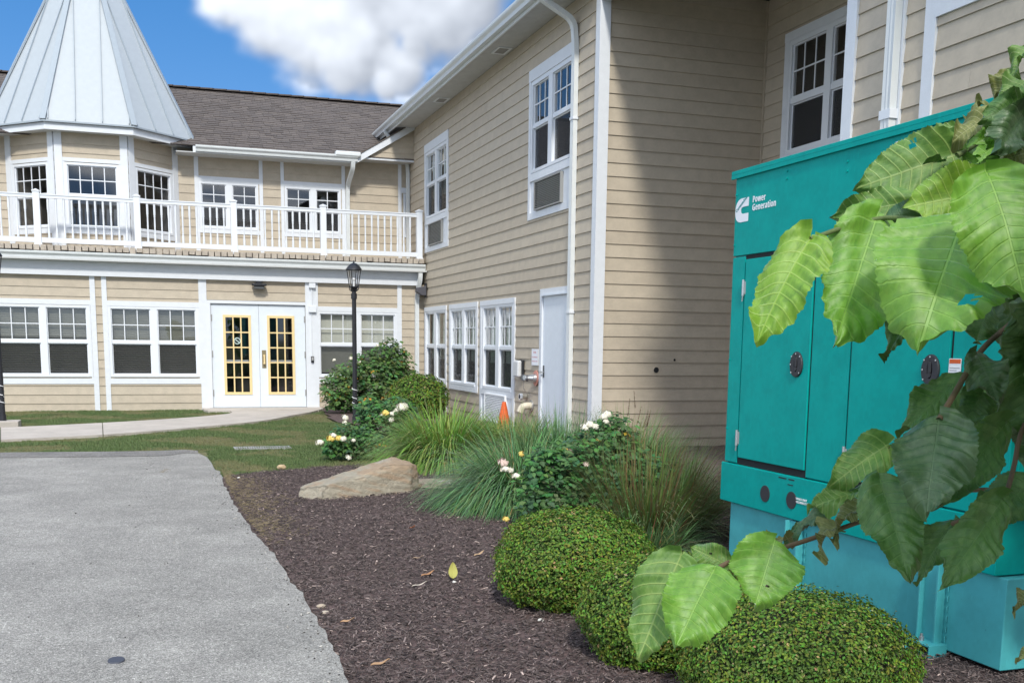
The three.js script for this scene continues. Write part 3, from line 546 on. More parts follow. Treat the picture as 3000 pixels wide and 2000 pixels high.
  { const list = [], CO = 0.142; let row = 0;
    const tab = (x0, x1, s0, t) => { const p = (x, s, h) => V(x, ey, ez).addScaledVector(slope, s).addScaledVector(nrm, h); const q = [p(x0, s0, t + 0.008), p(x1, s0, t + 0.008), p(x1, s0 + CO + 0.02, 0.004), p(x0, s0 + CO + 0.02, 0.004), p(x0, s0, 0), p(x1, s0, 0)];
      const g = tri([q[0], q[1], q[2], q[0], q[2], q[3], q[4], q[5], q[1], q[4], q[1], q[0], q[4], q[0], q[3], q[5], q[2], q[1]]); const c = [[0.135, 0.118, 0.112], [0.126, 0.11, 0.105], [0.144, 0.126, 0.118], [0.118, 0.104, 0.1]][Math.floor(rnd() * 4)], k = rr(0.96, 1.04), a = new Float32Array(g.attributes.position.count * 3); for (let i = 0; i < a.length; i++) a[i] = c[i % 3] * k; g.setAttribute('color', new THREE.BufferAttribute(a, 3)); return g; };
    for (let s = -0.02; s < len - 0.05; s += CO, row++) for (let x = -5 + (row % 2) * 0.1 + 0.05 * rnd(); x < 7.4;) { const w = rr(0.13, 0.3); const zz = ez - s * 0.894; if (!(x > 4.3 && false)) list.push(tab(x, x + w - 0.006, s, rnd() < 0.4 ? 0.012 : 0.005)); x += w; }
    tag(part('shingle', list, M.shingleMix, rf), null, null, null, 'stuff'); }
  for (let x = -5; x < 7.2; x += 0.3) part('ridge_shingle', metric(flat(new THREE.BoxGeometry(0.32, 0.03, 0.3).rotateX(0.0).rotateZ(0.03).translate(x + 0.15, ridgeY + 0.012, ridgeZ))), M.shingles[1], rf);
  part('gutter', gutterGeo(FRONT(-23.17), 1.0, 4.3, 5.265, 0.115, 0.12), M.gutter, b);
  part('gutter', gutterGeo(FRONT(-23.17), -9, -3.2, 5.265, 0.115, 0.12), M.gutter, b);
  part('eave_fascia', box(-9, -3.1, 5.13, 5.262, -23.205, -23.172), M.trim, b); part('eave_fascia', box(0.95, 4.3, 5.13, 5.262, -23.205, -23.172), M.trim, b);
  part('eave_soffit', box(-9, -3.1, 5.13, 5.15, -23.7, -23.205), M.soffit, b); part('eave_soffit', box(0.62, 4.3, 5.13, 5.15, -23.7, -23.205), M.soffit, b); part('eave_soffit', box(4.3, 5.54, 5.24, 5.262, -23.7, -23.21), M.soffit, b);
  part('gutter_cap', rbox(3.82, 4.36, 5.24, 5.34, -23.2, -23.03, 0.03), M.gutter, b);
  // return rake beside the other wing: sloped white board with a sliver of gable
  { const q = (x, h) => 5.13 + 0.61 * (x - 4.29) + h, x0 = 4.29, x1 = 5.54, z0 = -23.17, z1 = -23.2;
    const g = (a, c, za, zb, lo, hi) => { const A = V(a, q(a, lo), za), B = V(c, q(c, lo), za), D = V(c, q(c, hi), za), E = V(a, q(a, hi), za), A2 = A.clone().setZ(zb), B2 = B.clone().setZ(zb), D2 = D.clone().setZ(zb), E2 = E.clone().setZ(zb); return tri([A, B, D, A, D, E, E, D, D2, E, D2, E2, B, A, A2, B, A2, B2, A, E, E2, A, E2, A2]); };
    part('rake_board', g(x0, x1, z0 + 0.05, z1, 0, 0.145), M.trim, b);
    part('rake_roof', g(x0 - 0.03, x1, z0 + 0.07, -25.4, 0.148, 0.172), M.shingles[0], b);
    const GF = FRONT(-23.21); const w = sub('gable_wall', b); let k = 0; for (let y = 5.262; y < 5.8; y += 0.13, k++) { const xa = 4.34 + Math.max(0, (y - 5.15) / 0.61); if (xa < 5.5) part('siding_board', clapboard(GF, xa, 5.54, y, Math.min(y + 0.13, 5.9), y), M.siding, w); }
    part('gable_sill', box(4.36, 5.54, 5.225, 5.262, -23.23, -23.17), M.trim, b);
  }
  // ---- downspouts
  const ds = (pts, side) => part('downspout', spout(pts, 0.085, 0.065, side), M.gutter, b);
  ds([V(4.2, 5.16, -23.11), V(4.2, 5.0, -23.16), V(4.165, 4.72, -23.6), V(4.165, 4.4, -23.635), V(4.165, 3.06, -23.635)], V(1, 0, 0));
  ds([V(5.40, 2.87, -22.05), V(5.40, 2.68, -22.06), V(5.37, 2.38, -22.22), V(5.37, 2.15, -22.245), V(5.37, 0.03, -22.245)], V(1, 0, 0));
  part('rear_wall', [box(-9, 5.5, -0.05, 5.2, -30.6, -30.4), box(-9.1, -9, -0.05, 5.2, -30.6, -22.3), box(-9, 5.5, 2.86, 2.95, -30.4, -22.35)], M.sheath, b);
  // ---- small fittings on the wall
  const wl = thing('wall_light', 'dark twin floodlight under the porch cornice above the french doors', 'light', [2.1, 2.47, -22.27]);
  part('back_box', box(-0.06, 0.06, -0.04, 0.05, -0.01, 0.05), M.black, wl);
  part('hood', [rbox(-0.14, 0.14, -0.015, 0.03, 0.03, 0.2, 0.012), rbox(-0.055, 0.055, 0.03, 0.085, 0.02, 0.14, 0.01)], M.black, wl);
  part('lamp_head', rbox(-0.1, 0.1, -0.075, -0.016, 0.05, 0.17, 0.012), S({ color: L(0.09, 0.095, 0.1), roughness: 0.4 }), wl);
  const cd = thing('conduit', 'white cable conduit with junction boxes beside the french doors', 'conduit', [3.17, 0, -22.262]);
  part('pipe', [box(-0.028, -0.008, 2.06, 2.48, 0, 0.03), box(0.01, 0.026, 2.06, 2.48, 0, 0.025), box(-0.03, -0.02, 1.02, 1.98, 0, 0.016)], M.vinyl, cd); part('junction_box', [rbox(-0.065, 0.065, 2.45, 2.55, 0, 0.07), rbox(-0.075, 0.075, 1.96, 2.09, 0, 0.06)], M.vinyl, cd);
  const kp = thing('keypad', 'small black keypad on white trim beside the french doors', 'keypad', [3.156, 1.0, -22.262]);
  part('housing', rbox(-0.03, 0.03, -0.065, 0.065, 0, 0.035, 0.008), M.black, kp); part('face', box(-0.02, 0.02, -0.02, 0.05, 0.034, 0.038), M.grey, kp);
}

// ================================================================ SIDE WING
{
  const b = thing('side_wing', 'long two storey beige wing with deep white eave, paired windows and a recessed corner', 'building');
  const X = 5.548, F = WEST(X), Z1 = -13.03, XI = 7.955, Z2 = -7.79;
  const T = (u0, u1, y0, y1, d = 0.032, f = F) => trimBoard(b, f, u0, u1, y0, y1, d);
  const up = [[[[-22.03, -21.35], [-21.19, -20.45]], [-22.17, -20.3]], [[[-15.52, -14.86], [-14.7, -13.98]], [-15.67, -13.84]]].map(([cols, t]) => ({ cols, t }));
  const low = [{ cols: [[-22.05, -21.386], [-21.22, -20.51]], t: [-22.18, -20.41], foot: 'panel' }, { cols: [[-20.06, -19.32], [-19.15, -18.42]], t: [-20.19, -18.28], foot: 'sill' }, { cols: [[-17.945, -17.245], [-17.07, -16.38]], t: [-18.125, -16.22], foot: 'unit' }];
  const UY = [3.95, 5.17], LY = [0.64, 1.975];
  const holes = [...up.map(({ cols, t }) => [t[0] + 0.03, t[1] - 0.03, 3.24, 5.33]), ...low.map(({ cols, t, foot }) => [t[0] + 0.03, t[1] - 0.03, foot === 'unit' ? 0.02 : foot === 'panel' ? 0.02 : 0.51, 2.08]), [-14.98, -13.82, -0.05, 2.16]];
  clad(b, F, -25, Z1 - 0.004, -0.02, 5.92, holes);
  clad(b, F, Z2 + 0.004, 2.5, -0.02, 5.92, [[-6.72, -5.1, 3.9, 5.4]]);
  const R = FRONT(Z1); clad(b, R, X + 0.004, XI, -0.03, 5.92, [], { joints: 30 });
  const I = WEST(XI), iw = { cols: [[-12.378, -11.651], [-11.518, -10.79]] };
  clad(b, I, Z1, Z2, -0.03, 5.92, [holeOf(iw.cols, 3.9, 5.2)], { joints: 30 });
  clad(b, new THREE.Matrix4().makeBasis(V(-1, 0, 0), V(0, 1, 0), V(0, 0, -1)).setPosition(V(0, 0, Z2)), -XI, -X - 0.004, -0.03, 5.92, [], { joints: 30 });
  // corner boards
  part('corner_board', [box(X - 0.034, X, 0, 5.9, Z1 - 0.1, Z1 + 0.034), box(X, X + 0.112, 0, 5.9, Z1 + 0.002, Z1 + 0.034)], M.trim, b);
  part('corner_board', [box(X - 0.034, X, 0, 5.9, Z2 - 0.034, Z2 + 0.1), box(X, X + 0.112, 0, 5.9, Z2 - 0.034, Z2 - 0.002)], M.trim, b);
  part('inside_corner_bead', box(XI - 0.035, XI - 0.004, 0, 5.9, Z1 + 0.004, Z1 + 0.03), M.siding, b);
  part('corner_board', box(X - 0.03, X, 3.0, 5.9, -23.67, -23.6), M.trim, b);
  // upper windows with their room-unit panels
  const grille = (u0, u1, y0, y1, n, mat) => { const g = sub('vent_grille', b); part('grille_frame', [wb(F, u0 - 0.02, u0, y0 - 0.02, y1 + 0.02, 0, 0.06), wb(F, u1, u1 + 0.02, y0 - 0.02, y1 + 0.02, 0, 0.06), wb(F, u0, u1, y1, y1 + 0.02, 0, 0.06), wb(F, u0, u1, y0 - 0.02, y0, 0, 0.06), wb(F, u0, u1, y0, y1, 0, 0.006)], mat, g);
    for (let i = 0; i < n; i++) { const y = mix(y0, y1, (i + 0.5) / n); part('louvre', metric(flat(new THREE.BoxGeometry(u1 - u0, (y1 - y0) / n * 0.3, 0.05).rotateX(0.5).translate((u0 + u1) / 2, y, 0.032).applyMatrix4(F))), mat, g); } };
  up.forEach(({ cols, t }, i) => {
    T(t[0], t[1], 5.235, 5.4, 0.036); T(t[0], t[0] + 0.09, 3.23, 5.235); T(t[1] - 0.09, t[1], 3.23, 5.235); T(t[0] + 0.09, t[1] - 0.09, 3.79, 3.9, 0.034);
    T(t[0] + 0.09, t[1] - 0.09, 3.23, 3.33, 0.03); part('infill_panel', wb(F, t[0] + 0.09, t[1] - 0.09, 3.33, 3.79, -0.02, 0.012), M.trim, b);
    T(t[0] + 0.09, cols[0][0] - 0.045, 3.9, 5.235, 0.024); T(cols[1][1] + 0.045, t[1] - 0.09, 3.9, 5.235, 0.024); T(t[0] + 0.09, t[1] - 0.09, 5.215, 5.235, 0.024);
    windowOf(b, F, cols, UY[0], UY[1], { rail: [4.555, 4.605], mu: 3, my: 2, dress: i ? null : drapes(true) });
    if (i) grille(-15.3, -14.25, 3.36, 3.74, 15, M.ventGrey); else grille(-21.74, -20.73, 3.36, 3.76, 15, M.ventGrey);
  });
  low.forEach(({ cols, t, foot }, i) => {
    const bottom = foot === 'sill' ? 0.49 : 0.0;
    T(t[0], t[1], 2.02, 2.105, 0.036); T(t[0], t[0] + 0.09, bottom, 2.02); T(t[1] - 0.09, t[1], bottom, 2.02); T(t[0] + 0.09, t[1] - 0.09, 0.49, 0.595, 0.034);
    T(t[0] + 0.09, cols[0][0] - 0.045, 0.595, 2.02, 0.024); T(cols[1][1] + 0.045, t[1] - 0.09, 0.595, 2.02, 0.024);
    if (foot !== 'sill') part('infill_panel', wb(F, t[0] + 0.09, t[1] - 0.09, 0.0, 0.49, -0.02, 0.012), M.trim, b);
    windowOf(b, F, cols, LY[0], LY[1], { rail: [1.275, 1.33], mu: i ? 3 : 1, my: i ? 2 : 1, dress: drapes(i > 0), roomMat: M.room });
    if (foot === 'unit') grille(-17.72, -16.62, 0.07, 0.5, 15, M.white);
  });
  // inner window of the recess
  T(-12.54, -10.6, 5.262, 5.37, 0.036, I); T(-12.54, -12.423, 3.75, 5.262, 0.03, I); T(-10.745, -10.6, 3.75, 5.262, 0.03, I); T(-12.423, -10.745, 3.75, 3.855, 0.04, I);
  T(-12.423, -10.745, 5.245, 5.262, 0.026, I);
  windowOf(b, I, iw.cols, 3.9, 5.2, { rail: [4.475, 4.545], mu: 3, my: 2 });
  // framed panel near the end of the wing: vertical trim, head band and the lower edge of an upper window
  T(-6.86, -6.74, 0.0, 5.6); T(-6.74, -5.08, 3.77, 3.885, 0.036); T(-5.2, -5.08, 3.885, 5.4);
  windowOf(b, F, [[-6.6, -5.95], [-5.8, -5.2 - 0.02]], 3.95, 5.3, { rail: [4.6, 4.65], mu: 3, my: 2 });
  // grey service door
  const d = sub('door', b);
  T(-15.06, -14.97, 0.0, 2.18); T(-14.97, -13.9, 2.1, 2.18, 0.034); T(-13.905, -13.83, 0, 2.18);
  part('leaf', wb(F, -14.965, -13.91, 0.01, 2.09, -0.05, 0.004), M.doorPaint, d); for (const y of [0.3, 1.05, 1.75]) part('hinge', wb(F, -13.935, -13.912, y, y + 0.12, 0.004, 0.02), M.grey, d);
  part('lock_plate', wb(F, -14.935, -14.895, 0.88, 1.06, 0.004, 0.012), M.black, d);
  part('handle', [bar(V(X, 0.96, -14.915), V(X - 0.07, 0.96, -14.915), 0.012), bar(V(X - 0.07, 0.96, -14.92), V(X - 0.07, 0.965, -14.8), 0.011)], M.steel, d);
  part('drip_cap', wb(F, -14.97, -13.9, 2.075, 2.1, 0.004, 0.05), M.doorPaint, d);
  // eave: soffit panels, fascia, gutter, roof
  const ZA = Z1 + 0.1, ZB = Z2 - 0.1;
  const soffitRun = (x0, x1, za, zb) => { const n = Math.round((zb - za) / 0.305), w = (zb - za) / n; for (let i = 0; i < n; i++) { const z = za + i * w; part('soffit_panel', [box(x0, x1, 5.926, 5.938, z + 0.003, z + w / 3 - 0.003), box(x0, x1, 5.926, 5.938, z + w / 3 + 0.003, z + w * 2 / 3 - 0.003), box(x0, x1, 5.926, 5.938, z + w * 2 / 3 + 0.003, z + w - 0.003)], M.soffit, b); } };
  soffitRun(5.07, X, -24.9, ZA); soffitRun(5.07, X, ZB, 2.4); soffitRun(X - 0.02, XI, ZA, ZB);
  part('soffit_back', box(5.07, XI, 5.942, 5.96, -24.9, ZA), M.darkGap, b); part('soffit_back', box(X - 0.02, XI, 5.942, 5.96, ZA, ZB), M.darkGap, b); part('soffit_back', box(5.07, XI, 5.942, 5.96, ZB, 2.5), M.darkGap, b);
  for (const [z] of [[-16.62], [-20.3]]) { const g = sub('soffit_vent', b); part('vent_frame', [box(5.27, 5.5, 5.912, 5.926, z - 0.2, z - 0.165), box(5.27, 5.5, 5.912, 5.926, z + 0.165, z + 0.2), box(5.27, 5.305, 5.912, 5.926, z - 0.165, z + 0.165), box(5.465, 5.5, 5.912, 5.926, z - 0.165, z + 0.165)], M.vinyl, g); part('vent_screen', box(5.305, 5.465, 5.918, 5.925, z - 0.165, z + 0.165), M.ventGrey, g); }
  part('fascia', box(5.045, 5.07, 5.86, 6.05, -24.9, ZA), M.gutter, b); part('fascia', box(5.045, 5.07, 5.86, 6.05, ZB, 2.5), M.gutter, b); part('fascia', box(X - 0.045, X - 0.021, 5.86, 6.05, ZA, ZB), M.gutter, b);
  part('eave_return', box(5.07, X - 0.045, 5.86, 6.06, ZA - 0.025, ZA), M.gutter, b); part('eave_return', box(5.07, X - 0.045, 5.86, 6.06, ZB, ZB + 0.025), M.gutter, b);
  part('gutter', gutterGeo(WEST(5.044), -24.92, ZA, 6.04, 0.13, 0.125), M.gutter, b); part('gutter', gutterGeo(WEST(5.044), ZB, 2.5, 6.04, 0.13, 0.125), M.gutter, b);
  part('end_fascia', box(5.07, X, 5.86, 6.06, -24.92, -24.9), M.soffit, b);
  const rp = (x0, za, zb) => { const y0 = 6.06 + (x0 - 4.98) * 0.566; return [V(x0, y0, za), V(x0, y0, zb), V(10, 8.9, zb), V(x0, y0, za), V(10, 8.9, zb), V(10, 8.9, za)]; };
  part('roof', tri([...rp(4.98, -24.95, ZA), ...rp(X - 0.03, ZA, ZB), ...rp(4.98, ZB, 2.5), V(10, 8.9, -24.95), V(10, 8.9, 2.5), V(15, 6.06, 2.5), V(10, 8.9, -24.95), V(15, 6.06, 2.5), V(15, 6.06, -24.95), V(4.98, 6.06, -24.95), V(10, 8.9, -24.95), V(15, 6.06, -24.95), V(4.98, 6.06, 2.5), V(15, 6.06, 2.5), V(10, 8.9, 2.5)]), M.shingles[0], b);
  part('header_beam', [box(X - 0.02, X + 0.1, 5.66, 5.926, Z1 + 0.036, Z2 - 0.036)], M.trim, b);
  part('recess_floor', box(X, XI, -0.2, -0.05, Z1, Z2), M.sheath, b);
  part('rear_wall', [box(14.8, 15, 0, 6, -24.9, 2.5), box(X, 15, 0, 6, 2.5, 2.6), box(X, 15, 0, 6, -25.05, -24.95)], M.sheath, b);
  // downspouts
  const ds = (pts, side = V(0, 0, 1), w = 0.085) => { const g = sub('downspout', b); part('pipe', spout(pts, w, 0.065, side), M.gutter, g); return g; };
  ds([V(4.98, 5.93, -23.55), V(5.0, 5.85, -23.55), V(5.45, 5.45, -23.56), V(5.49, 5.1, -23.56), V(5.49, 3.07, -23.56)]);
  const g1 = ds([V(4.985, 5.94, -13.84), V(5.0, 5.88, -13.84), V(5.47, 5.62, -13.79), V(5.5, 5.3, -13.79), V(5.5, 0.06, -13.79), V(5.3, -0.0, -13.79)], V(0, 0, 1), 0.1);
  for (const y of [4.36, 1.8]) part('strap', box(5.46, 5.548, y, y + 0.035, -13.855, -13.725), M.vinyl, g1);
  const g2 = ds([V(4.985, 5.94, -7.165), V(5.0, 5.88, -7.165), V(5.47, 5.62, -7.165), V(5.478, 5.3, -7.165), V(5.478, 0.05, -7.165)], V(0, 0, 1), 0.1);
  part('strap', box(5.44, 5.548, 3.13, 3.2, -7.232, -7.1), M.vinyl, g2); part('backing_board', box(5.514, 5.545, 0.0, 5.9, -7.27, -7.09), M.trim, b);

  // ---- fittings on the wing wall
  const lamp = thing('wall_light', 'dark wedge shaped wall lamp near the inner corner under the balcony gutter', 'light', [X - 0.025, 2.47, -22.03]);
  part('back_plate', box(-0.03, 0, -0.16, 0.14, -0.05, 0.05), M.black, lamp);
  { const s = new THREE.Shape([[0.03, 0.07], [0.2, 0.03], [0.22, -0.04], [0.1, -0.11], [0.03, -0.11]].map(([x, y]) => new THREE.Vector2(x, y))); part('housing', metric(flat(new THREE.ExtrudeGeometry(s, { depth: 0.16, bevelEnabled: true, bevelSize: 0.008, bevelThickness: 0.008, bevelSegments: 2 }).rotateY(Math.PI).translate(0, 0, 0.08))), S({ color: L(0.07, 0.07, 0.085), roughness: 0.5 }), lamp); }
  const mt = thing('meter_box', 'rounded grey and white outlet box on siding beside the service door', 'meter box', [X - 0.02, 0.985, -15.88]);
  part('cover', rbox(-0.11, -0.035, -0.13, 0.13, -0.12, 0.12, 0.03), S({ color: L(0.6, 0.61, 0.62), roughness: 0.35 }), mt); part('base', rbox(-0.04, 0, -0.135, 0.14, -0.115, 0.135, 0.01), M.black, mt);
  const fd = thing('fire_connection', 'galvanised twin hose inlet on pink wall flange beside the service door', 'fire connection', [X - 0.02, 0.86, -15.2]); fd.scale.setScalar(0.78);
  part('flange', metric(flat(new THREE.CylinderGeometry(0.15, 0.15, 0.02, 28).rotateZ(Math.PI / 2).translate(-0.01, 0, 0))), M.copper, fd);
  part('body', [metric(flat(new THREE.CylinderGeometry(0.07, 0.085, 0.12, 20).rotateZ(Math.PI / 2).translate(-0.08, 0, 0))), metric(flat(new THREE.CylinderGeometry(0.05, 0.055, 0.16, 18).rotateZ(Math.PI / 2).rotateY(0.5).translate(-0.16, 0.01, -0.07))), metric(flat(new THREE.CylinderGeometry(0.05, 0.055, 0.16, 18).rotateZ(Math.PI / 2).rotateY(-0.5).translate(-0.16, 0.0, 0.07)))], M.steel, fd);
  part('cap', [metric(flat(new THREE.CylinderGeometry(0.062, 0.062, 0.04, 18).rotateZ(Math.PI / 2).rotateY(0.5).translate(-0.225, 0.01, -0.105))), metric(flat(new THREE.CylinderGeometry(0.062, 0.062, 0.04, 18).rotateZ(Math.PI / 2).rotateY(-0.5).translate(-0.225, 0, 0.105)))], S({ color: L(0.16, 0.16, 0.17), roughness: 0.4, metalness: 0.6 }), fd);
  part('chain', tube([V(-0.22, -0.05, -0.1), V(-0.2, -0.2, -0.16), V(-0.12, -0.29, -0.2), V(-0.03, -0.3, -0.24)], 0.005, 5), M.grey, fd);
  const pipe = thing('wall_pipe', 'small white capped pipe stub low on siding under the hose inlet', 'pipe', [X - 0.02, 0.56, -15.62]);
  part('stub', metric(flat(new THREE.CylinderGeometry(0.035, 0.035, 0.12, 14).rotateZ(Math.PI / 2).translate(-0.06, 0, 0))), M.pvc, pipe); part('cap', metric(flat(new THREE.CylinderGeometry(0.05, 0.05, 0.04, 14).rotateZ(Math.PI / 2).translate(-0.1, 0, 0))), M.white, pipe);
  const el = thing('drain_elbow', 'cream curved drain elbow low on siding beside the service door', 'pipe', [X - 0.02, 0.38, -15.4]);
  part('elbow', tube([V(0, 0.05, 0.0), V(-0.08, 0.05, 0), V(-0.14, 0.03, -0.01), V(-0.18, -0.05, -0.02)], 0.055, 14), M.pvc, el); part('flange', metric(flat(new THREE.CylinderGeometry(0.09, 0.09, 0.02, 20).rotateZ(Math.PI / 2).translate(-0.005, 0.05, 0))), M.steel, el);
  for (const [x, y, r, l, nm] of [[6.456, 1.046, 0.04, 'dark half round vent cap on the recessed wall, lower of two wall holes', 'vent_cap'], [6.726, 1.184, 0.016, 'tiny dark hole in beige siding above the round vent cap', 'wall_hole']]) {
    const v = thing(nm, l, 'vent', [x, y, Z1 + 0.02]);
    part('rim', metric(flat(new THREE.TorusGeometry(r * 1.05, r * 0.16, 6, 20))), M.siding, v);
    part('opening', metric(flat(new THREE.CylinderGeometry(r, r, 0.01, 20).rotateX(Math.PI / 2))), M.darkGap, v);
  }
  globalThis.wingX = X;
}

// ================================================================ LAMP POSTS
{
  const p = thing('lamp_post', 'black post lamp with glass lantern standing in front of the rose shrub', 'street lamp', [3.245, 0, -17.9], 'post lamps along the path');
  part('post', [cyl(0, 0, 0, 0.042, 0.036, 2.2), cyl(0, 0, 0, 0.055, 0.05, 0.12), cyl(0, 2.08, 0, 0.05, 0.05, 0.09)], M.black, p);
  part('bracket', [cyl(0, 2.2, 0, 0.02, 0.045, 0.04), cyl(0, 2.24, 0, 0.045, 0.075, 0.035), ...[0, 1, 2, 3].map((i) => { const a = i * 1.571 + 0.78; return tube([V(Math.cos(a) * 0.03, 2.2, Math.sin(a) * 0.03), V(Math.cos(a) * 0.09, 2.24, Math.sin(a) * 0.09), V(Math.cos(a) * 0.08, 2.3, Math.sin(a) * 0.08)], 0.008, 5); })], M.black, p);
  const lan = sub('lantern', p), six = (i) => i * Math.PI / 3;
  part('lantern_frame', [...[0, 1, 2, 3, 4, 5].map((i) => bar(V(Math.cos(six(i)) * 0.075, 2.275, Math.sin(six(i)) * 0.075), V(Math.cos(six(i)) * 0.115, 2.55, Math.sin(six(i)) * 0.115), 0.008)), cyl(0, 2.27, 0, 0.078, 0.08, 0.015, 6), cyl(0, 2.545, 0, 0.12, 0.12, 0.014, 6)], M.black, lan);
  for (let i = 0; i < 6; i++) { const a = six(i), c = six(i + 1), q = [V(Math.cos(a) * 0.075, 2.285, Math.sin(a) * 0.075), V(Math.cos(c) * 0.075, 2.285, Math.sin(c) * 0.075), V(Math.cos(c) * 0.114, 2.545, Math.sin(c) * 0.114), V(Math.cos(a) * 0.114, 2.545, Math.sin(a) * 0.114)]; part('glass', tri([q[0], q[2], q[1], q[0], q[3], q[2]]), M.glass, lan); }
  part('bulb', [metric(flat(new THREE.SphereGeometry(0.028, 12, 10).translate(0, 2.4, 0))), cyl(0, 2.28, 0, 0.018, 0.016, 0.1)], M.white, lan);
  part('roof', [metric(flat(new THREE.LatheGeometry([[0.145, 2.555], [0.14, 2.57], [0.1, 2.62], [0.06, 2.655], [0.02, 2.67], [0.012, 2.68], [0.02, 2.695], [0.001, 2.715]].map(([x, y]) => new THREE.Vector2(x, y)), 6)))], M.black, lan);
  const wires = (r) => [[0.55, 0], [0.42, 1], [0.34, 2], [0.26, 3.3]].map(([y, a]) => tube([0, 1, 2, 3, 4].map((i) => V(Math.cos(a + i * 1.3) * r, y + i * 0.015, Math.sin(a + i * 1.3) * r)), 0.006, 5));
  part('cable_tie', wires(0.046), M.white, p);
  const q = p.clone(); q.name = numbered('lamp_post'); q.position.set(-2.25, 0.06, -18.35); scene.add(q);
  q.userData = { ...p.userData, label: 'black lamp post on a low concrete block at the end of the far path' };
  part('plinth', rbox(-0.24, 0.24, -0.12, 0.02, -0.2, 0.2, 0.012), M.concrete, q);
}

// ================================================================ GENERATOR
{
  const X = 3.2, ZN = -3.3, ZF = -5.5, XB = 4.28;
  const g = thing('generator', 'large teal standby generator cabinet on a bleached fuel tank base', 'generator');
  // body behind the doors
  part('body', [rbox(X + 0.012, XB, 0.70, 2.33, ZF + 0.002, ZN)], M.tealEdge, g);
  part('roof_lid', [rbox(X - 0.018, XB + 0.02, 2.338, 2.362, ZF - 0.03, ZN + 0.02, 0.004), box(X - 0.017, X - 0.005, 2.318, 2.34, ZF - 0.03, ZN + 0.02)], M.teal, g);
  part('upper_panel', rbox(X - 0.002, X + 0.03, 1.888, 2.322, ZF, ZN, 0.003), M.teal, g);
  part('corner_post', rbox(X - 0.002, X + 0.03, 0.708, 1.88, ZF, -5.366, 0.003), M.teal, g);
  const doors = [[-5.352, -4.69, 0.742, 1.862], [-4.345, -3.675, 0.742, 1.862]];
  doors.forEach(([a, c, lo, hi]) => {
    const d = sub('door', g), lx = X - 0.006;
    part('panel', rbox(lx, X + 0.02, lo, hi, a, c, 0.004), M.teal, d);
    const zc = c - 0.105, yc = 1.286;
    const latch = new THREE.Shape(); { const pts = []; for (let i = 0; i < 24; i++) { const t = i / 24 * 6.283, k = 0.5 + 0.5 * Math.sin(t); pts.push(new THREE.Vector2(Math.cos(t) * (0.054 - 0.006 * k), Math.sin(t) * 0.062 + 0.002)); } latch.setFromPoints(pts); }
    const hole = new THREE.Path(); { const pts = []; for (let i = 0; i < 16; i++) { const t = -i / 16 * 6.283; pts.push(new THREE.Vector2(Math.cos(t) * 0.02, Math.sin(t) * 0.042)); } hole.setFromPoints(pts); } latch.holes.push(hole);
    const LF = WEST(lx).multiply(new THREE.Matrix4().makeTranslation(zc, yc, 0));
    part('latch', metric(flat(new THREE.ExtrudeGeometry(latch, { depth: 0.007, bevelEnabled: true, bevelSize: 0.004, bevelThickness: 0.004, bevelSegments: 2 }).applyMatrix4(LF))), M.plastic, d);
    part('latch_cup', metric(flat(new THREE.CylinderGeometry(0.044, 0.044, 0.003, 18).rotateX(Math.PI / 2).translate(0, 0, 0.002).applyMatrix4(LF))), M.darkGap, d);
    part('latch_lever', [metric(flat(new RoundedBoxGeometry(0.018, 0.05, 0.012, 2, 0.004).translate(0, 0.012, 0.008).applyMatrix4(LF))), metric(flat(new THREE.CylinderGeometry(0.011, 0.011, 0.014, 12).rotateX(Math.PI / 2).translate(0, -0.022, 0.006).applyMatrix4(LF)))], M.plastic, d);
    for (const [u, v] of [[-0.036, 0.042], [0.036, 0.042], [-0.036, -0.042], [0.036, -0.042], [-0.044, 0], [0, 0.056]]) part('screw', metric(flat(new THREE.SphereGeometry(0.0045, 8, 6).scale(1, 1, 0.5).translate(u, v, 0.0125).applyMatrix4(LF))), M.steel, d);
    for (const y of [0.81, 1.66]) part('hinge', [bar(V(X - 0.012, y, a - 0.006), V(X - 0.012, y + 0.09, a - 0.006), 0.008, 8), box(X - 0.008, X - 0.003, y + 0.01, y + 0.08, a - 0.02, a + 0.012), bar(V(X - 0.012, y - 0.03, a - 0.012), V(X - 0.012, y + 0.002, a - 0.006), 0.004, 6)], M.steel, d);
  });
  part('door_gap', [box(X + 0.004, X + 0.011, 0.702, 1.887, -5.366, -4.676), box(X + 0.004, X + 0.011, 0.702, 1.887, -4.36, -3.66)], M.darkGap, g);
  part('fixed_panel', rbox(X - 0.002, X + 0.03, 0.708, 1.88, -4.676, -4.36, 0.003), M.teal, g);
  part('fixed_panel', rbox(X - 0.002, X + 0.03, 0.708, 1.88, -3.66, -3.352, 0.003), M.teal, g);
  part('corner_post', rbox(X - 0.002, X + 0.03, 0.708, 1.88, -3.346, ZN, 0.003), M.teal, g);
  part('end_panel', [rbox(X + 0.032, XB - 0.03, 0.74, 2.3, ZN - 0.02, ZN + 0.012, 0.004)], M.teal, g);
  // skid skirt
  part('skirt', [rbox(X - 0.012, XB + 0.01, 0.474, 0.7, ZF - 0.02, ZN - 0.02, 0.004)], M.teal, g);
  for (const z of [-5.03, -4.773, -3.706]) part('knockout', metric(flat(new THREE.CylinderGeometry(0.046, 0.046, 0.004, 28).rotateZ(Math.PI / 2).translate(X - 0.0135, 0.574, z))), M.plastic, g);
  part('slot', [box(X - 0.0135, X - 0.01, 0.679, 0.685, -4.905, -4.83), box(X - 0.0135, X - 0.01, 0.679, 0.685, -4.81, -4.755), box(X - 0.0135, X - 0.01, 0.651, 0.656, -4.815, -4.765)], M.darkGap, g);
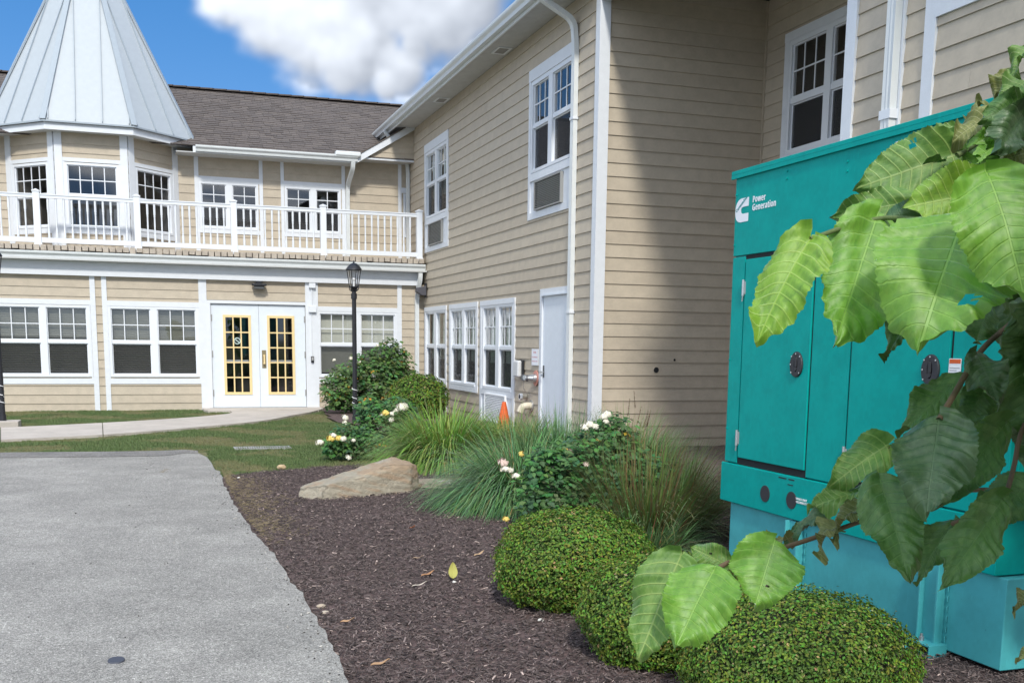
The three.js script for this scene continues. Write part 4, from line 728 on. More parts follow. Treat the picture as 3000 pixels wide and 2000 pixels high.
  const bolts = []; for (const [z, y, dx] of [[-4.98, 2.29, 0], [-4.98, 2.252, 0], [-4.464, 2.215, 0], [-4.464, 2.26, 0], [-3.9, 2.25, 0], [-5.488, 2.23, 0], [-5.488, 1.95, 0], [-5.488, 1.3, 0], [-5.488, 0.9, 0], [-4.55, 0.62, 0.01], [-3.84, 0.661, 0.01], [-3.6, 0.64, 0.01]]) bolts.push(metric(flat(new THREE.CylinderGeometry(0.006, 0.006, 0.007, 8).rotateZ(Math.PI / 2).translate(X - 0.004 - dx, y, z))));
  for (let z = -5.3; z < -3.4; z += 0.3) bolts.push(cyl(X + 0.03, 2.362, z, 0.007, 0.007, 0.008, 8));
  bolts.forEach((q) => part('bolt', q, M.teal, g));
  // logo and lettering
  const font = await new FontLoader().loadAsync('fonts/droid/droid_sans_bold.typeface.json');
  const flatText = (s, size, u, y, sx = 1, rot = 0) => { const t = new TextGeometry(s, { font, size, depth: 0.0012, curveSegments: 4, bevelEnabled: false }); t.scale(sx, 1, 1); t.rotateZ(rot); t.translate(u, y, 0.0005); return metric(flat(t.applyMatrix4(WEST(X - 0.0025)))); };
  part('lettering', [flatText('Power', 0.0345, -5.313, 2.168, 0.92), flatText('Generation', 0.0345, -5.313, 2.124, 0.92)], M.logo, g);
  { const s = new THREE.Shape(), u0 = -5.494, u1 = -5.352; s.moveTo(u1, 2.204); s.lineTo(u1, 2.156); s.lineTo(-5.405, 2.156); s.quadraticCurveTo(-5.432, 2.155, -5.432, 2.137); s.quadraticCurveTo(-5.432, 2.119, -5.405, 2.118); s.lineTo(u1, 2.118); s.lineTo(u1, 2.073); s.lineTo(-5.43, 2.073); s.quadraticCurveTo(u0, 2.075, u0, 2.138); s.quadraticCurveTo(u0 + 0.005, 2.203, -5.42, 2.204); s.lineTo(u1, 2.204);
    const lg = sub('logo', g); part('emblem', metric(flat(new THREE.ExtrudeGeometry(s, { depth: 0.001, bevelEnabled: false, curveSegments: 10 }).translate(0, 0, 0.0005).applyMatrix4(WEST(X - 0.0025)))), M.logo, lg);
    const t = flatText('Cummins', 0.0165, -5.482, 2.129, 1.3, 0.56); t.translate(-0.0013, 0, 0); part('emblem_lettering', t, M.tealEdge, lg); }
  const stick = (z0, z1, y0, y1, head) => { const st = sub('warning_label', g); part('label_face', box(X - 0.0085, X - 0.0072, y0, y1, z0, z1), M.white, st); part('label_band', box(X - 0.0093, X - 0.0086, y1 - (y1 - y0) * 0.2, y1 - 0.003, z0 + 0.003, z1 - 0.003), head, st); const ln = []; for (let i = 0; i < 6; i++) ln.push(box(X - 0.0092, X - 0.0086, mix(y0, y1, 0.1 + i * 0.1), mix(y0, y1, 0.1 + i * 0.1) + 0.003, z0 + 0.006, z0 + (z1 - z0) * rr(0.6, 0.95))); part('label_text', ln, M.grey, st); };
  stick(-3.672, -3.60, 1.235, 1.338, M.orange); stick(-4.11, -4.06, 2.2, 2.29, M.yellow);
  const plate = sub('caution_plate', g); part('plate_text', [flatText('SERVICE ONLY', 0.011, -4.735, 0.585, 1.0), flatText('DISCONNECT FIRST', 0.011, -4.735, 0.568, 1.0)].map((q) => q.translate(-0.011, 0, 0)), M.white, plate);
  // fuel tank base with channel legs and feet
  part('fuel_tank', rbox(X + 0.018, XB + 0.05, 0.085, 0.468, ZF + 0.055, ZN + 0.018, 0.006), M.tealOld, g);
  for (const [a, m] of [[-4.795, -4.69], [-3.733, -3.622]]) {
    const leg = sub('channel_leg', g);
    part('web', rbox(X - 0.006, X + 0.02, 0.08, 0.464, a, m, 0.003), M.tealOld, leg); part('lip', rbox(X - 0.03, X - 0.004, 0.08, 0.464, m - 0.008, m + 0.006, 0.003), M.tealOld, leg); part('lip', rbox(X - 0.03, X - 0.004, 0.08, 0.464, a - 0.004, a + 0.008, 0.003), M.tealOld, leg);
    const ft = sub('foot', g); part('foot_plate', [rbox(X - 0.075, X + 0.02, 0.103, 0.112, a - 0.012, m + 0.03, 0.002), rbox(X - 0.075, X + 0.02, 0.051, 0.06, a - 0.012, m + 0.03, 0.002), rbox(X - 0.075, X + 0.02, 0.051, 0.112, m + 0.024, m + 0.032, 0.002), rbox(X - 0.075, X + 0.02, 0.051, 0.112, a - 0.014, a - 0.006, 0.002)], M.tealOld, ft);
    part('anchor_bolt', [cyl(X - 0.045, 0.11, (a + m) / 2, 0.012, 0.012, 0.02, 6), cyl(X - 0.045, 0.13, (a + m) / 2, 0.006, 0.006, 0.014, 8)], M.steel, ft);
  }
  const weld = []; for (const z of [-3.6, -4.665]) for (let y = 0.12; y < 0.45; y += 0.045) weld.push(tube([V(X + 0.014, y, z), V(X + 0.012, y + 0.012, z), V(X + 0.014, y + 0.026, z)], 0.0035, 5, 4));
  part('weld_bead', weld, M.tealOld, g);
}

// ================================================================ FOUNTAIN GRASSES
function grassClump(name, label, x, z, { n = 1500, len = [0.6, 0.95], r0 = 0.16, tilt = [0.05, 0.9], droop = 2.2, w = 0.006, cols = [[0.10, 0.19, 0.03]], dead = 0.1, seg = 7, lean = V(0, 0, 0), plumes = 0, group = 'ornamental grass clumps in the planting bed' }) {
  const o = thing(name, label, 'ornamental grass', [x, 0.01, z], group);
  const pos = [], col = [];
  const blade = (p, dir, L0, W, c, bend, sg = seg) => {
    let q = p.clone(), t = dir.clone(); const side = V(-dir.z, 0, dir.x); if (side.lengthSq() < 1e-4) side.set(1, 0, 0); side.normalize().applyAxisAngle(V(0, 1, 0), gauss() * 0.5);
    const pts = [q.clone()], h = L0 / sg; for (let i = 0; i < sg; i++) { t.y -= bend * h * (0.35 + i / sg); t.normalize(); q.addScaledVector(t, h); if (q.y < 0.012) q.y = 0.012 + rnd() * 0.02; pts.push(q.clone()); }
    for (let i = 0; i < sg; i++) { const w0 = W * (1 - Math.pow(i / sg, 2)), w1 = W * (1 - Math.pow((i + 1) / sg, 2)); const a = pts[i].clone().addScaledVector(side, -w0), b = pts[i].clone().addScaledVector(side, w0), d = pts[i + 1].clone().addScaledVector(side, -w1), e = pts[i + 1].clone().addScaledVector(side, w1);
      for (const v of i + 1 === sg ? [a, b, d] : [a, b, e, a, e, d]) { pos.push(v.x, v.y, v.z); col.push(...c); } }
    return pts;
  };
  for (let i = 0; i < n; i++) {
    const a = rnd() * 6.283, k = Math.pow(rnd(), 0.7), ti = mix(tilt[0], tilt[1], k) + gauss() * 0.1, dir = V(Math.cos(a) * Math.sin(ti), Math.cos(ti), Math.sin(a) * Math.sin(ti)).add(lean).normalize(), br = r0 * Math.sqrt(rnd());
    const d = rnd() < dead, c = d ? [rr(0.2, 0.34), rr(0.16, 0.25), rr(0.07, 0.11)] : cols[Math.floor(rnd() * cols.length)].map((v) => v * rr(0.9, 1.5));
    const aa = a + gauss() * 0.6; blade(V(Math.cos(aa) * br, 0, Math.sin(aa) * br), dir, rr(len[0], len[1]), w * rr(0.6, 1.1), c, droop * rr(0.5, 1.3));
  }
  const geo = (p, c) => { const g = new THREE.BufferGeometry(); g.setAttribute('position', new THREE.Float32BufferAttribute(p, 3)); g.computeVertexNormals(); g.setAttribute('color', new THREE.Float32BufferAttribute(c, 3)); return metric(g); };
  const f = part('blades', geo(pos, col), M.blade, o); f.userData.kind = 'stuff';
  for (let i = 0; i < plumes; i++) {
    pos.length = col.length = 0; const a = rr(-0.6, 2.4), dir = V(Math.cos(a) * 0.22 + lean.x, 1, Math.sin(a) * 0.22 * 0.5).normalize(), L0 = rr(0.62, 0.86), pts = blade(V(gauss() * 0.15, 0, gauss() * 0.15), dir, L0, 0.0025, [0.2, 0.17, 0.08], 0.3, 6);
    const tip = pts.at(-1), tdir = tip.clone().sub(pts.at(-2)).normalize();
    for (let k = 0; k < 130; k++) { const s = rnd() * 0.15, b = rnd() * 6.28, q = tip.clone().addScaledVector(tdir, s), rad = V(Math.cos(b), 0, Math.sin(b)); blade(q, rad.multiplyScalar(0.8).add(tdir).normalize(), 0.018 * (1 - s * 3), 0.0014, [rr(0.13, 0.26), rr(0.09, 0.16), rr(0.06, 0.09)], 0, 1); }
    part('plume', geo([...pos], [...col]), M.blade, o);
  }
  return o;
}
grassClump('fountain_grass', 'bright green arching grass clump behind the sandstone boulder', 2.98, -11.0, { n: 5200, len: [0.6, 1.0], r0: 0.3, tilt: [0.12, 1.15], droop: 3.1, w: 0.0075, cols: [[0.20, 0.34, 0.055], [0.15, 0.28, 0.05], [0.26, 0.38, 0.09]], dead: 0.1 });
grassClump('fountain_grass', 'low green grass clump in front of the orange cone', 3.85, -11.4, { n: 3200, len: [0.45, 0.78], r0: 0.34, tilt: [0.1, 1.1], droop: 2.8, w: 0.007, cols: [[0.19, 0.32, 0.07], [0.15, 0.26, 0.055], [0.28, 0.34, 0.12]], dead: 0.16 });
grassClump('fountain_grass', 'bluish green drooping grass mound beside the white rose bush', 2.86, -8.15, { n: 6500, len: [0.6, 1.05], r0: 0.22, tilt: [0.2, 1.2], droop: 3.5, w: 0.0055, cols: [[0.12, 0.25, 0.09], [0.095, 0.205, 0.08], [0.17, 0.3, 0.125]], dead: 0.05 });
grassClump('fountain_grass', 'fine dark grass clump behind the white rose bush facing the white corner board', 3.5, -8.9, { n: 3600, len: [0.55, 0.95], r0: 0.24, tilt: [0.05, 1.0], droop: 2.2, w: 0.005, cols: [[0.11, 0.23, 0.085], [0.09, 0.19, 0.07]], dead: 0.08 });
grassClump('fountain_grass', 'grass clump with brown bottlebrush plumes against the recessed siding', 3.9, -8.4, { n: 4200, len: [0.55, 0.95], r0: 0.24, tilt: [0.05, 1.0], droop: 2.1, w: 0.005, cols: [[0.13, 0.24, 0.085], [0.17, 0.26, 0.11]], dead: 0.22, plumes: 6 });
grassClump('fountain_grass', 'sparse half dried grass clump against the generator cabinet', 3.3, -6.7, { n: 3600, len: [0.45, 0.9], r0: 0.32, tilt: [0.02, 0.9], droop: 1.7, w: 0.0045, cols: [[0.16, 0.26, 0.07], [0.19, 0.27, 0.09]], dead: 0.42, lean: V(0.02, 0, 0.02) });
grassClump('fountain_grass', 'low ragged grass tuft at the foot of the generator cabinet', 3.0, -6.15, { n: 900, len: [0.25, 0.5], r0: 0.2, tilt: [0.2, 1.2], droop: 3.2, w: 0.0055, cols: [[0.10, 0.21, 0.07], [0.14, 0.25, 0.09]], dead: 0.12 });

// ================================================================ SHRUBS
const leafA = (() => { const v = [], p = (x, y, z) => V(x, y, z); const b = p(0, 0, 0), l = p(-0.3, 0.42, 0.1), r = p(0.3, 0.42, 0.1), m = p(0, 0.5, -0.02), t = p(0, 1, 0.06); v.push(b, m, l, b, r, m, l, m, t, m, r, t); return tri(v); })();
function leafCloud(name, parent, list, mat, geo = leafA) {   // list: [pos, normal/dir, size, colour]
  const im = new THREE.InstancedMesh(geo, mat, list.length), m = new THREE.Matrix4(), q = new THREE.Quaternion(), z = V(0, 0, 1), q2 = new THREE.Quaternion(), c = new THREE.Color();
  list.forEach(([p, n, s, col], i) => { q.setFromUnitVectors(z, n); q2.setFromAxisAngle(z, rnd() * 6.283); m.compose(p, q.multiply(q2), V(s, s, s)); im.setMatrixAt(i, m); im.setColorAt(i, c.setRGB(...col)); });
  im.name = name; im.castShadow = im.receiveShadow = true; im.userData.kind = 'stuff'; parent.add(im); return im;
}
function boxwood(label, x, z, rx, ry, rz, n, size, group = 'clipped round boxwood shrubs beside the mulch bed') {
  const o = thing('boxwood', label, 'shrub', [x, 0.02, z], group), list = [], sd = rnd() * 100;
  const shape = (d) => 1 + 0.17 * fbm(d.x * 1.5 + sd, d.y * 1.5, d.z * 1.5, 2) + 0.11 * fbm(d.x * 5 + sd, d.y * 5, d.z * 5, 3);
  const cy = ry * 0.8;
  for (let i = 0; i < n; i++) {
    const d = V(gauss(), gauss(), gauss()).normalize(), k = shape(d) * (1 - 0.2 * Math.pow(rnd(), 1.8)) + (rnd() < 0.1 ? rnd() * rnd() * 0.09 : 0), p = V(d.x * rx * k, cy + d.y * ry * k, d.z * rz * k);
    if (p.y < 0.03) continue;
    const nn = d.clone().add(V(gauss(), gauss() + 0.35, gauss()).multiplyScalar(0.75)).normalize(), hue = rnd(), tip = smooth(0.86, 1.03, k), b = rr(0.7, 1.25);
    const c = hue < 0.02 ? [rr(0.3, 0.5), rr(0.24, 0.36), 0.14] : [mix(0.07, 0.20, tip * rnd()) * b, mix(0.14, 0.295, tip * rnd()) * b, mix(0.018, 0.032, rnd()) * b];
    list.push([p, nn, size * rr(0.7, 1.25), c]);
  }
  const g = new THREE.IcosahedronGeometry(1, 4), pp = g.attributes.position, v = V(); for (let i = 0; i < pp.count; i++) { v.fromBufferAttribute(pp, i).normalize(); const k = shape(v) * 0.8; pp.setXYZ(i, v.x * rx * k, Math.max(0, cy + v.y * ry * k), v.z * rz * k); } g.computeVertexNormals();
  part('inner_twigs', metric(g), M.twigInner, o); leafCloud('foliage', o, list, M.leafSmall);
  return o;
}
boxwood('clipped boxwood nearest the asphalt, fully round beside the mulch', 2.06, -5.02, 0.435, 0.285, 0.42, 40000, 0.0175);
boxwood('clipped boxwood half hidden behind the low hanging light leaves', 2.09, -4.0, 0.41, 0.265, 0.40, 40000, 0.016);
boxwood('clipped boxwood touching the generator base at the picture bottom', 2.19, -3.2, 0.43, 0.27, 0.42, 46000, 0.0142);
boxwood('distant round boxwood in the corner below the wing windows', 4.62, -19.0, 0.56, 0.44, 0.52, 9000, 0.045, 'round boxwood in the far corner');

// a rose flower: rings of cupped petals
const roseGeo = (open = 1) => { const list = []; for (let ring = 0; ring < 3; ring++) for (let i = 0; i < 5 + ring; i++) {
  const g = new THREE.SphereGeometry(0.5, 5, 4, 0, 1.5, 0.6, 1.2); const s = 0.5 + ring * 0.28; g.rotateY(-0.75).translate(0, -0.28, -0.2).scale(s, s, s * 0.9).rotateX(-0.15 - ring * 0.35 * open).translate(0, 0.1 - ring * 0.07, 0.06 + ring * 0.07).rotateY(i * 6.283 / (5 + ring) + ring * 0.5 + rnd() * 0.3); list.push(metric(flat(g))); } return merge(list); };
const ROSES = [roseGeo(0.6), roseGeo(1), roseGeo(1.3)];
function roseBush(label, x, z, lumps, flowers, { leaves = 3200, size = 0.05, cols = [[0.06, 0.15, 0.04], [0.085, 0.19, 0.055], [0.05, 0.125, 0.045]], stems = 14, petals = [M.petal], rs = 0.05, autumn = 0.006, group = 'rose bushes in flower' } = {}) {
  const o = thing('rose_bush', label, 'rose bush', [x, 0.01, z], group), st = [], list = [], base = V(x, 0.01, z);
  const tot = lumps.reduce((s, l) => s + l[3] ** 2, 0);
  for (const [lx, ly, lz, r] of lumps) {
    const c = V(lx, ly, lz), k = Math.max(2, Math.round(stems * r * r / tot));
    for (let i = 0; i < k; i++) { const e = c.clone().add(V(gauss(), gauss(), gauss()).multiplyScalar(r * 0.6)); st.push(tube([V(gauss() * 0.06, 0, gauss() * 0.06), V(e.x * 0.5 + gauss() * 0.05, e.y * 0.55, e.z * 0.5 + gauss() * 0.05), e], 0.0045, 5, 8)); }
    const nn = Math.round(leaves * r * r / tot);
    for (let i = 0; i < nn; i += 3) {
      const d = V(gauss(), gauss(), gauss()).normalize(), q = c.clone().addScaledVector(d, r * (0.35 + 0.7 * Math.pow(rnd(), 0.5)) * (1 + 0.35 * fbm(d.x * 2 + lx, d.y * 2, d.z * 2, 2))); if (q.y < 0.04) continue;
      const n0 = V(gauss() * 0.5, 0.9, gauss() * 0.5 + 0.35).addScaledVector(d, 0.5).normalize(), col = rnd() < autumn ? [rr(0.35, 0.5), rr(0.22, 0.3), 0.03] : cols[Math.floor(rnd() * cols.length)].map((v) => v * rr(0.75, 1.35));
      for (let j = 0; j < 3; j++) list.push([q.clone().add(V(gauss(), gauss() * 0.5, gauss()).multiplyScalar(size * 0.7)), n0.clone().add(V(gauss(), gauss(), gauss()).multiplyScalar(0.3)).normalize(), size * rr(0.6, 1.15), col]);
    }
  }
  part('stems', st, M.twig, o).userData.kind = 'stuff'; leafCloud('foliage', o, list, M.leafMatt, leafB);
  for (const [p, s, mi] of flowers) {
    const f = part('rose', ROSES[Math.floor(rnd() * 3)].clone(), petals[mi ?? 0], o); f.position.copy(p).sub(base); f.scale.setScalar((s ?? 1) * rs); f.rotation.set(gauss() * 0.5 + 0.4, rnd() * 6, gauss() * 0.4);
    const tip = f.position; part('flower_stem', tube([V(tip.x * 0.8 + gauss() * 0.04, tip.y * 0.72, tip.z * 0.8), V(tip.x * 0.97, tip.y - 0.06, tip.z * 0.98), tip.clone()], 0.0035, 5, 6), M.stem, o);
  }
  return o;
}
const leafB = (() => { const n = 5, v = [], w = [0, 0.26, 0.34, 0.27, 0.12, 0], at2 = (i, s) => V(s * w[i], i / n, 0.09 * Math.abs(s) * (w[i] / 0.34) - 0.1 * (i / n) ** 2); for (let i = 0; i < n; i++) for (const s of [-1, 1]) { const a = at2(i, 0), b = at2(i, s), c = at2(i + 1, s), d = at2(i + 1, 0); if (s > 0) v.push(a, b, c, a, c, d); else v.push(a, c, b, a, d, c); } return tri(v); })();
{
  const F = (px, py, d, s, m) => [at(px, py, d), s, m];
  // near rose bush with white blooms, between grass mound and clipped shrubs
  roseBush('leafy rose bush with white blooms behind the clipped round shrubs', 2.95, -7.05, [[-0.15, 0.4, 0.05, 0.32], [0.18, 0.46, 0, 0.34], [-0.34, 0.26, 0.15, 0.26], [0.42, 0.32, 0.1, 0.3], [0.1, 0.2, 0.3, 0.32], [0.26, 0.7, -0.1, 0.18], [-0.36, 0.52, 0.1, 0.14], [0.5, 0.2, 0.25, 0.25]],
    [F(1474, 1348, 7.4, 1.2, 2), F(1478, 1368, 7.4, 1, 0), F(1492, 1371, 7.45, 1, 0), F(1512, 1388, 7.4, 1, 0), F(1530, 1326, 7.6, 0.8, 1), F(1618, 1356, 7.5, 1.1, 0), F(1628, 1338, 7.55, 0.8, 0), F(1655, 1312, 7.6, 0.7, 1), F(1672, 1318, 7.6, 0.8, 2), F(1696, 1305, 7.6, 0.6, 0), F(1715, 1245, 7.6, 1.1, 0), F(1728, 1236, 7.6, 1.2, 0), F(1744, 1243, 7.6, 1, 0), F(1768, 1214, 7.6, 1.1, 0), F(1780, 1206, 7.6, 1.2, 0), F(1775, 1228, 7.6, 0.9, 0), F(1755, 1284, 7.5, 0.7, 1), F(1718, 1356, 7.3, 0.7, 2), F(1482, 1515, 7.0, 0.8, 1)],
    { leaves: 9000, size: 0.05, petals: [M.petal, M.petalYellow, M.petalPink], rs: 0.048, stems: 22, group: 'rose bushes in flower' });
  roseBush('low rose bush with pale yellow blooms at the lawn edge', 2.16, -12.45, [[0, 0.2, 0, 0.2], [0.22, 0.17, 0, 0.18], [-0.16, 0.14, 0, 0.14]],
    [F(934, 1290, 12.2, 1.2, 0), F(968, 1278, 12.2, 1.3, 1), F(976, 1270, 12.2, 1, 0), F(990, 1278, 12.2, 1.1, 1), F(1004, 1280, 12.2, 1.1, 0), F(1022, 1336, 12.1, 0.9, 0), F(1034, 1286, 12.3, 0.8, 0)],
    { leaves: 1500, size: 0.06, petals: [M.petal, M.petalYellow], rs: 0.062 });
  roseBush('taller rose bush with yellow blooms in front of the lamp post', 2.75, -13.4, [[0, 0.3, 0, 0.28], [0.25, 0.42, 0, 0.26], [-0.12, 0.5, 0, 0.2], [0.36, 0.26, 0.05, 0.25], [-0.2, 0.2, 0.05, 0.2]],
    [F(1013, 1218, 13.6, 1.2, 0), F(1012, 1234, 13.6, 0.9, 0), F(1088, 1214, 13.4, 1.2, 1), F(1128, 1204, 13.4, 1.5, 1), F(1120, 1209, 13.4, 1, 0), F(1146, 1208, 13.4, 1, 0), F(1158, 1204, 13.4, 1, 0), F(1162, 1197, 13.4, 0.9, 0), F(1176, 1184, 13.3, 1.7, 0), F(1184, 1186, 13.3, 1.5, 0), F(1098, 1220, 13.4, 1, 0), F(1146, 1226, 13.3, 0.9, 0)],
    { leaves: 3600, size: 0.06, petals: [M.petal, M.petalYellow], rs: 0.066 });
  // the large shrub against the wall
  roseBush('large leafy shrub with sparse white blooms against the far windows', 4.0, -20.5, [[-0.35, 0.5, 0, 0.5], [0.3, 0.6, 0, 0.5], [0.42, 1.08, 0, 0.34], [-0.05, 0.82, 0, 0.36], [-0.6, 0.4, 0.1, 0.36], [0.7, 0.5, 0, 0.36], [0.1, 0.3, 0.3, 0.4], [0.55, 0.8, 0, 0.34]],
    [F(1028, 1046, 20.3, 1.2, 0), F(977, 1052, 20.3, 1, 0), F(1094, 1098, 20.2, 1.2, 0), F(1082, 1138, 20.2, 1.2, 0), F(1052, 1056, 20.3, 1, 0), F(1105, 1010, 20.3, 0.8, 0), F(946, 1118, 20.3, 1, 0), F(1158, 1136, 20.1, 0.9, 0)],
    { leaves: 9000, size: 0.085, autumn: 0.018, cols: [[0.075, 0.15, 0.04], [0.10, 0.18, 0.05], [0.06, 0.12, 0.035]], petals: [M.petal], rs: 0.06, stems: 30, group: 'flowering shrubs by the buildings' });
}

// ================================================================ STONE, CONE, SIGN, SMALL GROUND THINGS
{
  // wedge of sandstone, low at one end
  const g0 = mergeVertices(new THREE.IcosahedronGeometry(1, 24).deleteAttribute('normal').deleteAttribute('uv')), p = g0.attributes.position, col = new Float32Array(p.count * 3), v = V();
  const planes = [[V(-0.34, 0.94, 0.0), 0.52], [V(0.02, 0.2, 0.98), 0.66], [V(0.97, 0.22, 0.1), 0.92], [V(0.75, 0.1, 0.65), 0.86], [V(0.6, 0.2, -0.7), 0.85], [V(-0.1, 0.6, -0.8), 0.62], [V(-0.9, 0.2, 0.35), 1.02], [V(0.12, 0.98, 0.15), 0.74], [V(-0.5, 0.1, 0.85), 0.78], [V(0, -1, 0), 0.3], [V(0.6, 0.8, 0.0), 0.93], [V(-0.2, 0.72, 0.66), 0.70]].map(([n, d]) => [n.normalize(), d]);
  for (let i = 0; i < p.count; i++) {
    v.fromBufferAttribute(p, i).normalize(); let r = 1.3; for (const [n, d] of planes) { const c = v.dot(n); if (c > 0.02) r = Math.min(r, d / c); }
    const ft = fbm(v.x * 2.4 + 5, v.y * 10 + v.x * 2, v.z * 2.4, 3); r *= 1 + 0.05 * fbm(v.x * 3.4, v.y * 3.4, v.z * 3.4, 4) + 0.05 * Math.round(ft * 6) / 6 + 0.012 * fbm(v.x * 14, v.y * 14, v.z * 14, 2); v.multiplyScalar(r);
    p.setXYZ(i, v.x * 0.5, v.y * 0.37, v.z * 0.33);
    const s = fbm(v.x * 1.2 + 3, v.y * 7 + v.x * 2.2, v.z * 1.2, 4), t = smooth(0.0, 0.4, s + (fbm(v.x * 3, v.y * 3, v.z * 3 + 9, 3)) * 0.7 + smooth(0.15, 0.6, v.y) * 0.25), g2 = 0.9 + 0.25 * fbm(v.x * 12, v.y * 12, v.z * 12, 2);
    col[3 * i] = mix(0.43, 0.45, t) * g2; col[3 * i + 1] = mix(0.385, 0.335, t) * g2; col[3 * i + 2] = mix(0.30, 0.23, t) * g2;
  }
  g0.setAttribute('color', new THREE.BufferAttribute(col, 3)); g0.computeVertexNormals(); const uvg = metric(flat(g0));
  const st = solo('boulder', uvg, M.stoneMix, 'wedge shaped tan sandstone boulder lying in the mulch', 'boulder'); st.position.set(1.82, 0.07, -9.3); st.rotation.y = 0.24;

  const cone = thing('traffic_cone', 'orange traffic cone standing behind the grasses at the wing wall', 'traffic cone', [5.2, -0.0, -15.75]);
  part('cone', metric(flat(new THREE.LatheGeometry([[0.028, 0.475], [0.03, 0.47], [0.06, 0.33], [0.115, 0.05], [0.125, 0.03], [0.118, 0.028], [0.11, 0.05], [0.02, 0.47]].map(([x, y]) => new THREE.Vector2(x, y)), 28))), M.orange, cone);
  part('base', rbox(-0.17, 0.17, 0, 0.03, -0.17, 0.17, 0.01), M.orange, cone);

  const cv = document.createElement('canvas'); cv.width = 256; cv.height = 360; const c = cv.getContext('2d'); c.fillStyle = '#e9eaf0'; c.fillRect(0, 0, 256, 360); c.fillStyle = '#b8404a'; c.textAlign = 'center'; c.font = 'bold 56px sans-serif'; c.fillText('FIRE', 128, 92); c.font = 'bold 35px sans-serif'; c.fillText('DEPARTMENT', 128, 192, 236); c.fillText('CONNECTION', 128, 284, 236); c.strokeStyle = '#c9ccd6'; c.lineWidth = 6; c.strokeRect(6, 6, 244, 348);
  const t = new THREE.CanvasTexture(cv); t.colorSpace = THREE.SRGBColorSpace;
  const sg = thing('wall_sign', 'small white sign with red capital letters beside the service door', 'sign', [5.515, 1.175, -15.225]);
  part('backing', rbox(-0.006, 0.004, -0.125, 0.125, -0.145, 0.145, 0.002), M.white, sg);
  { const f = new THREE.Mesh(new THREE.PlaneGeometry(0.28, 0.24).rotateY(-Math.PI / 2).translate(-0.0075, 0, 0), S({ map: t, roughness: 0.5 })); f.name = 'print'; sg.add(f); }

  const slab = solo('paver', rbox(-0.26, 0.26, -0.02, 0.035, -0.13, 0.13, 0.008), M.concrete, 'flat grey concrete paver on bare soil beside the bluish grass', 'paver'); slab.position.set(2.75, 0.08, -9.4); slab.rotation.y = 0.35;
  const gr = thing('drain_grate', 'narrow metal drain grate set in the lawn', 'drain grate', [1.33, -0.008, -14.1]);
  part('frame', [box(-0.36, 0.36, -0.03, 0.006, -0.14, -0.115), box(-0.36, 0.36, -0.03, 0.006, 0.115, 0.14), box(-0.36, -0.335, -0.03, 0.006, -0.115, 0.115), box(0.335, 0.36, -0.03, 0.006, -0.115, 0.115), box(-0.33, 0.33, -0.04, -0.035, -0.115, 0.115)], M.grey, gr); for (let i = 0; i < 22; i++) part('bar', box(-0.325 + i * 0.03, -0.312 + i * 0.03, -0.03, 0.004, -0.115, 0.115), M.grey, gr);
  const cap = solo('survey_cap', metric(flat(new THREE.CylinderGeometry(0.034, 0.036, 0.006, 24).translate(0, 0.003, 0))), S({ color: L(0.06, 0.065, 0.085), roughness: 0.6 }), 'small dark round metal cap set in the asphalt', 'metal cap'); cap.position.set(-0.192, 0, -4.738); cap.scale.set(1, 1, 1.4);

  // pebbles on the bed edge and in the lawn edge
  const peb = (x, z, s, label, colr) => { const g = new THREE.IcosahedronGeometry(1, 3), q = g.attributes.position, w = V(); const o = rnd() * 50; for (let i = 0; i < q.count; i++) { w.fromBufferAttribute(q, i).multiplyScalar(1 + 0.3 * fbm(w.x + o, w.y, w.z, 2)); q.setXYZ(i, w.x * 1.25, w.y * 0.6, w.z); } g.computeVertexNormals(); const m = solo('pebble', metric(g), S({ color: colr, roughness: 0.85 }), label, 'pebble', 'pale pebbles on the mulch'); m.position.set(x, globalThis.bedY(x, z) + s * 0.45, z); m.scale.setScalar(s); m.rotation.y = rnd() * 6; };
  peb(0.80, -5.46, 0.021, 'upper of two pale pebbles on mulch by the asphalt edge', L(0.4, 0.33, 0.25)); peb(0.80, -5.33, 0.019, 'lower of two pale pebbles on mulch by the asphalt edge', L(0.42, 0.36, 0.29));
  peb(1.277, -11.45, 0.05, 'tan rock on the border between lawn and mulch', L(0.46, 0.34, 0.2)); peb(1.76, -4.72, 0.016, 'white pebble in front of the nearest round shrub', L(0.62, 0.6, 0.56));
  peb(0.79, -10.9, 0.016, 'white pebble at the asphalt corner near the lawn', L(0.6, 0.58, 0.54)); peb(1.58, -5.65, 0.012, 'tiny white pebble beside the yellow fallen leaf', L(0.62, 0.6, 0.56));
  const blade = (l, w) => { const n = 14, v = []; const q = (i, s) => V(s * w * Math.pow(Math.sin(Math.PI * Math.pow(i / n, 0.75)), 0.7), 0.003 * Math.sin(i * 0.6) + 0.18 * l * (i / n) ** 2 + Math.abs(s) * w * 0.3, i / n * l); for (let i = 0; i < n; i++) for (const s of [-1, 1]) { const a = q(i, 0), b = q(i, s), c2 = q(i + 1, s), d = q(i + 1, 0); if (s > 0) v.push(a, c2, b, a, d, c2); else v.push(a, b, c2, a, c2, d); } return tri(v); };
  const fall = (x, z, l, w, rot, tilt, colr, label) => { const m = solo('fallen_leaf', blade(l, w), S({ color: colr, roughness: 0.8 }), label, 'fallen leaf', 'fallen leaves on the mulch'); m.position.set(x, globalThis.bedY(x, z) + 0.02, z); m.rotation.set(tilt, rot, 0, 'YXZ'); };
  fall(1.575, -5.66, 0.1, 0.026, 2.9, -0.75, L(0.36, 0.34, 0.09), 'yellow green fallen leaf standing up in the mulch');
  fall(1.43, -5.83, 0.085, 0.016, 1.7, -0.1, L(0.33, 0.17, 0.08), 'rusty brown curled fallen leaf beside the yellow leaf');
  fall(1.86, -6.2, 0.08, 0.014, 1.9, -0.1, L(0.4, 0.27, 0.16), 'tan fallen leaf near the round shrub');
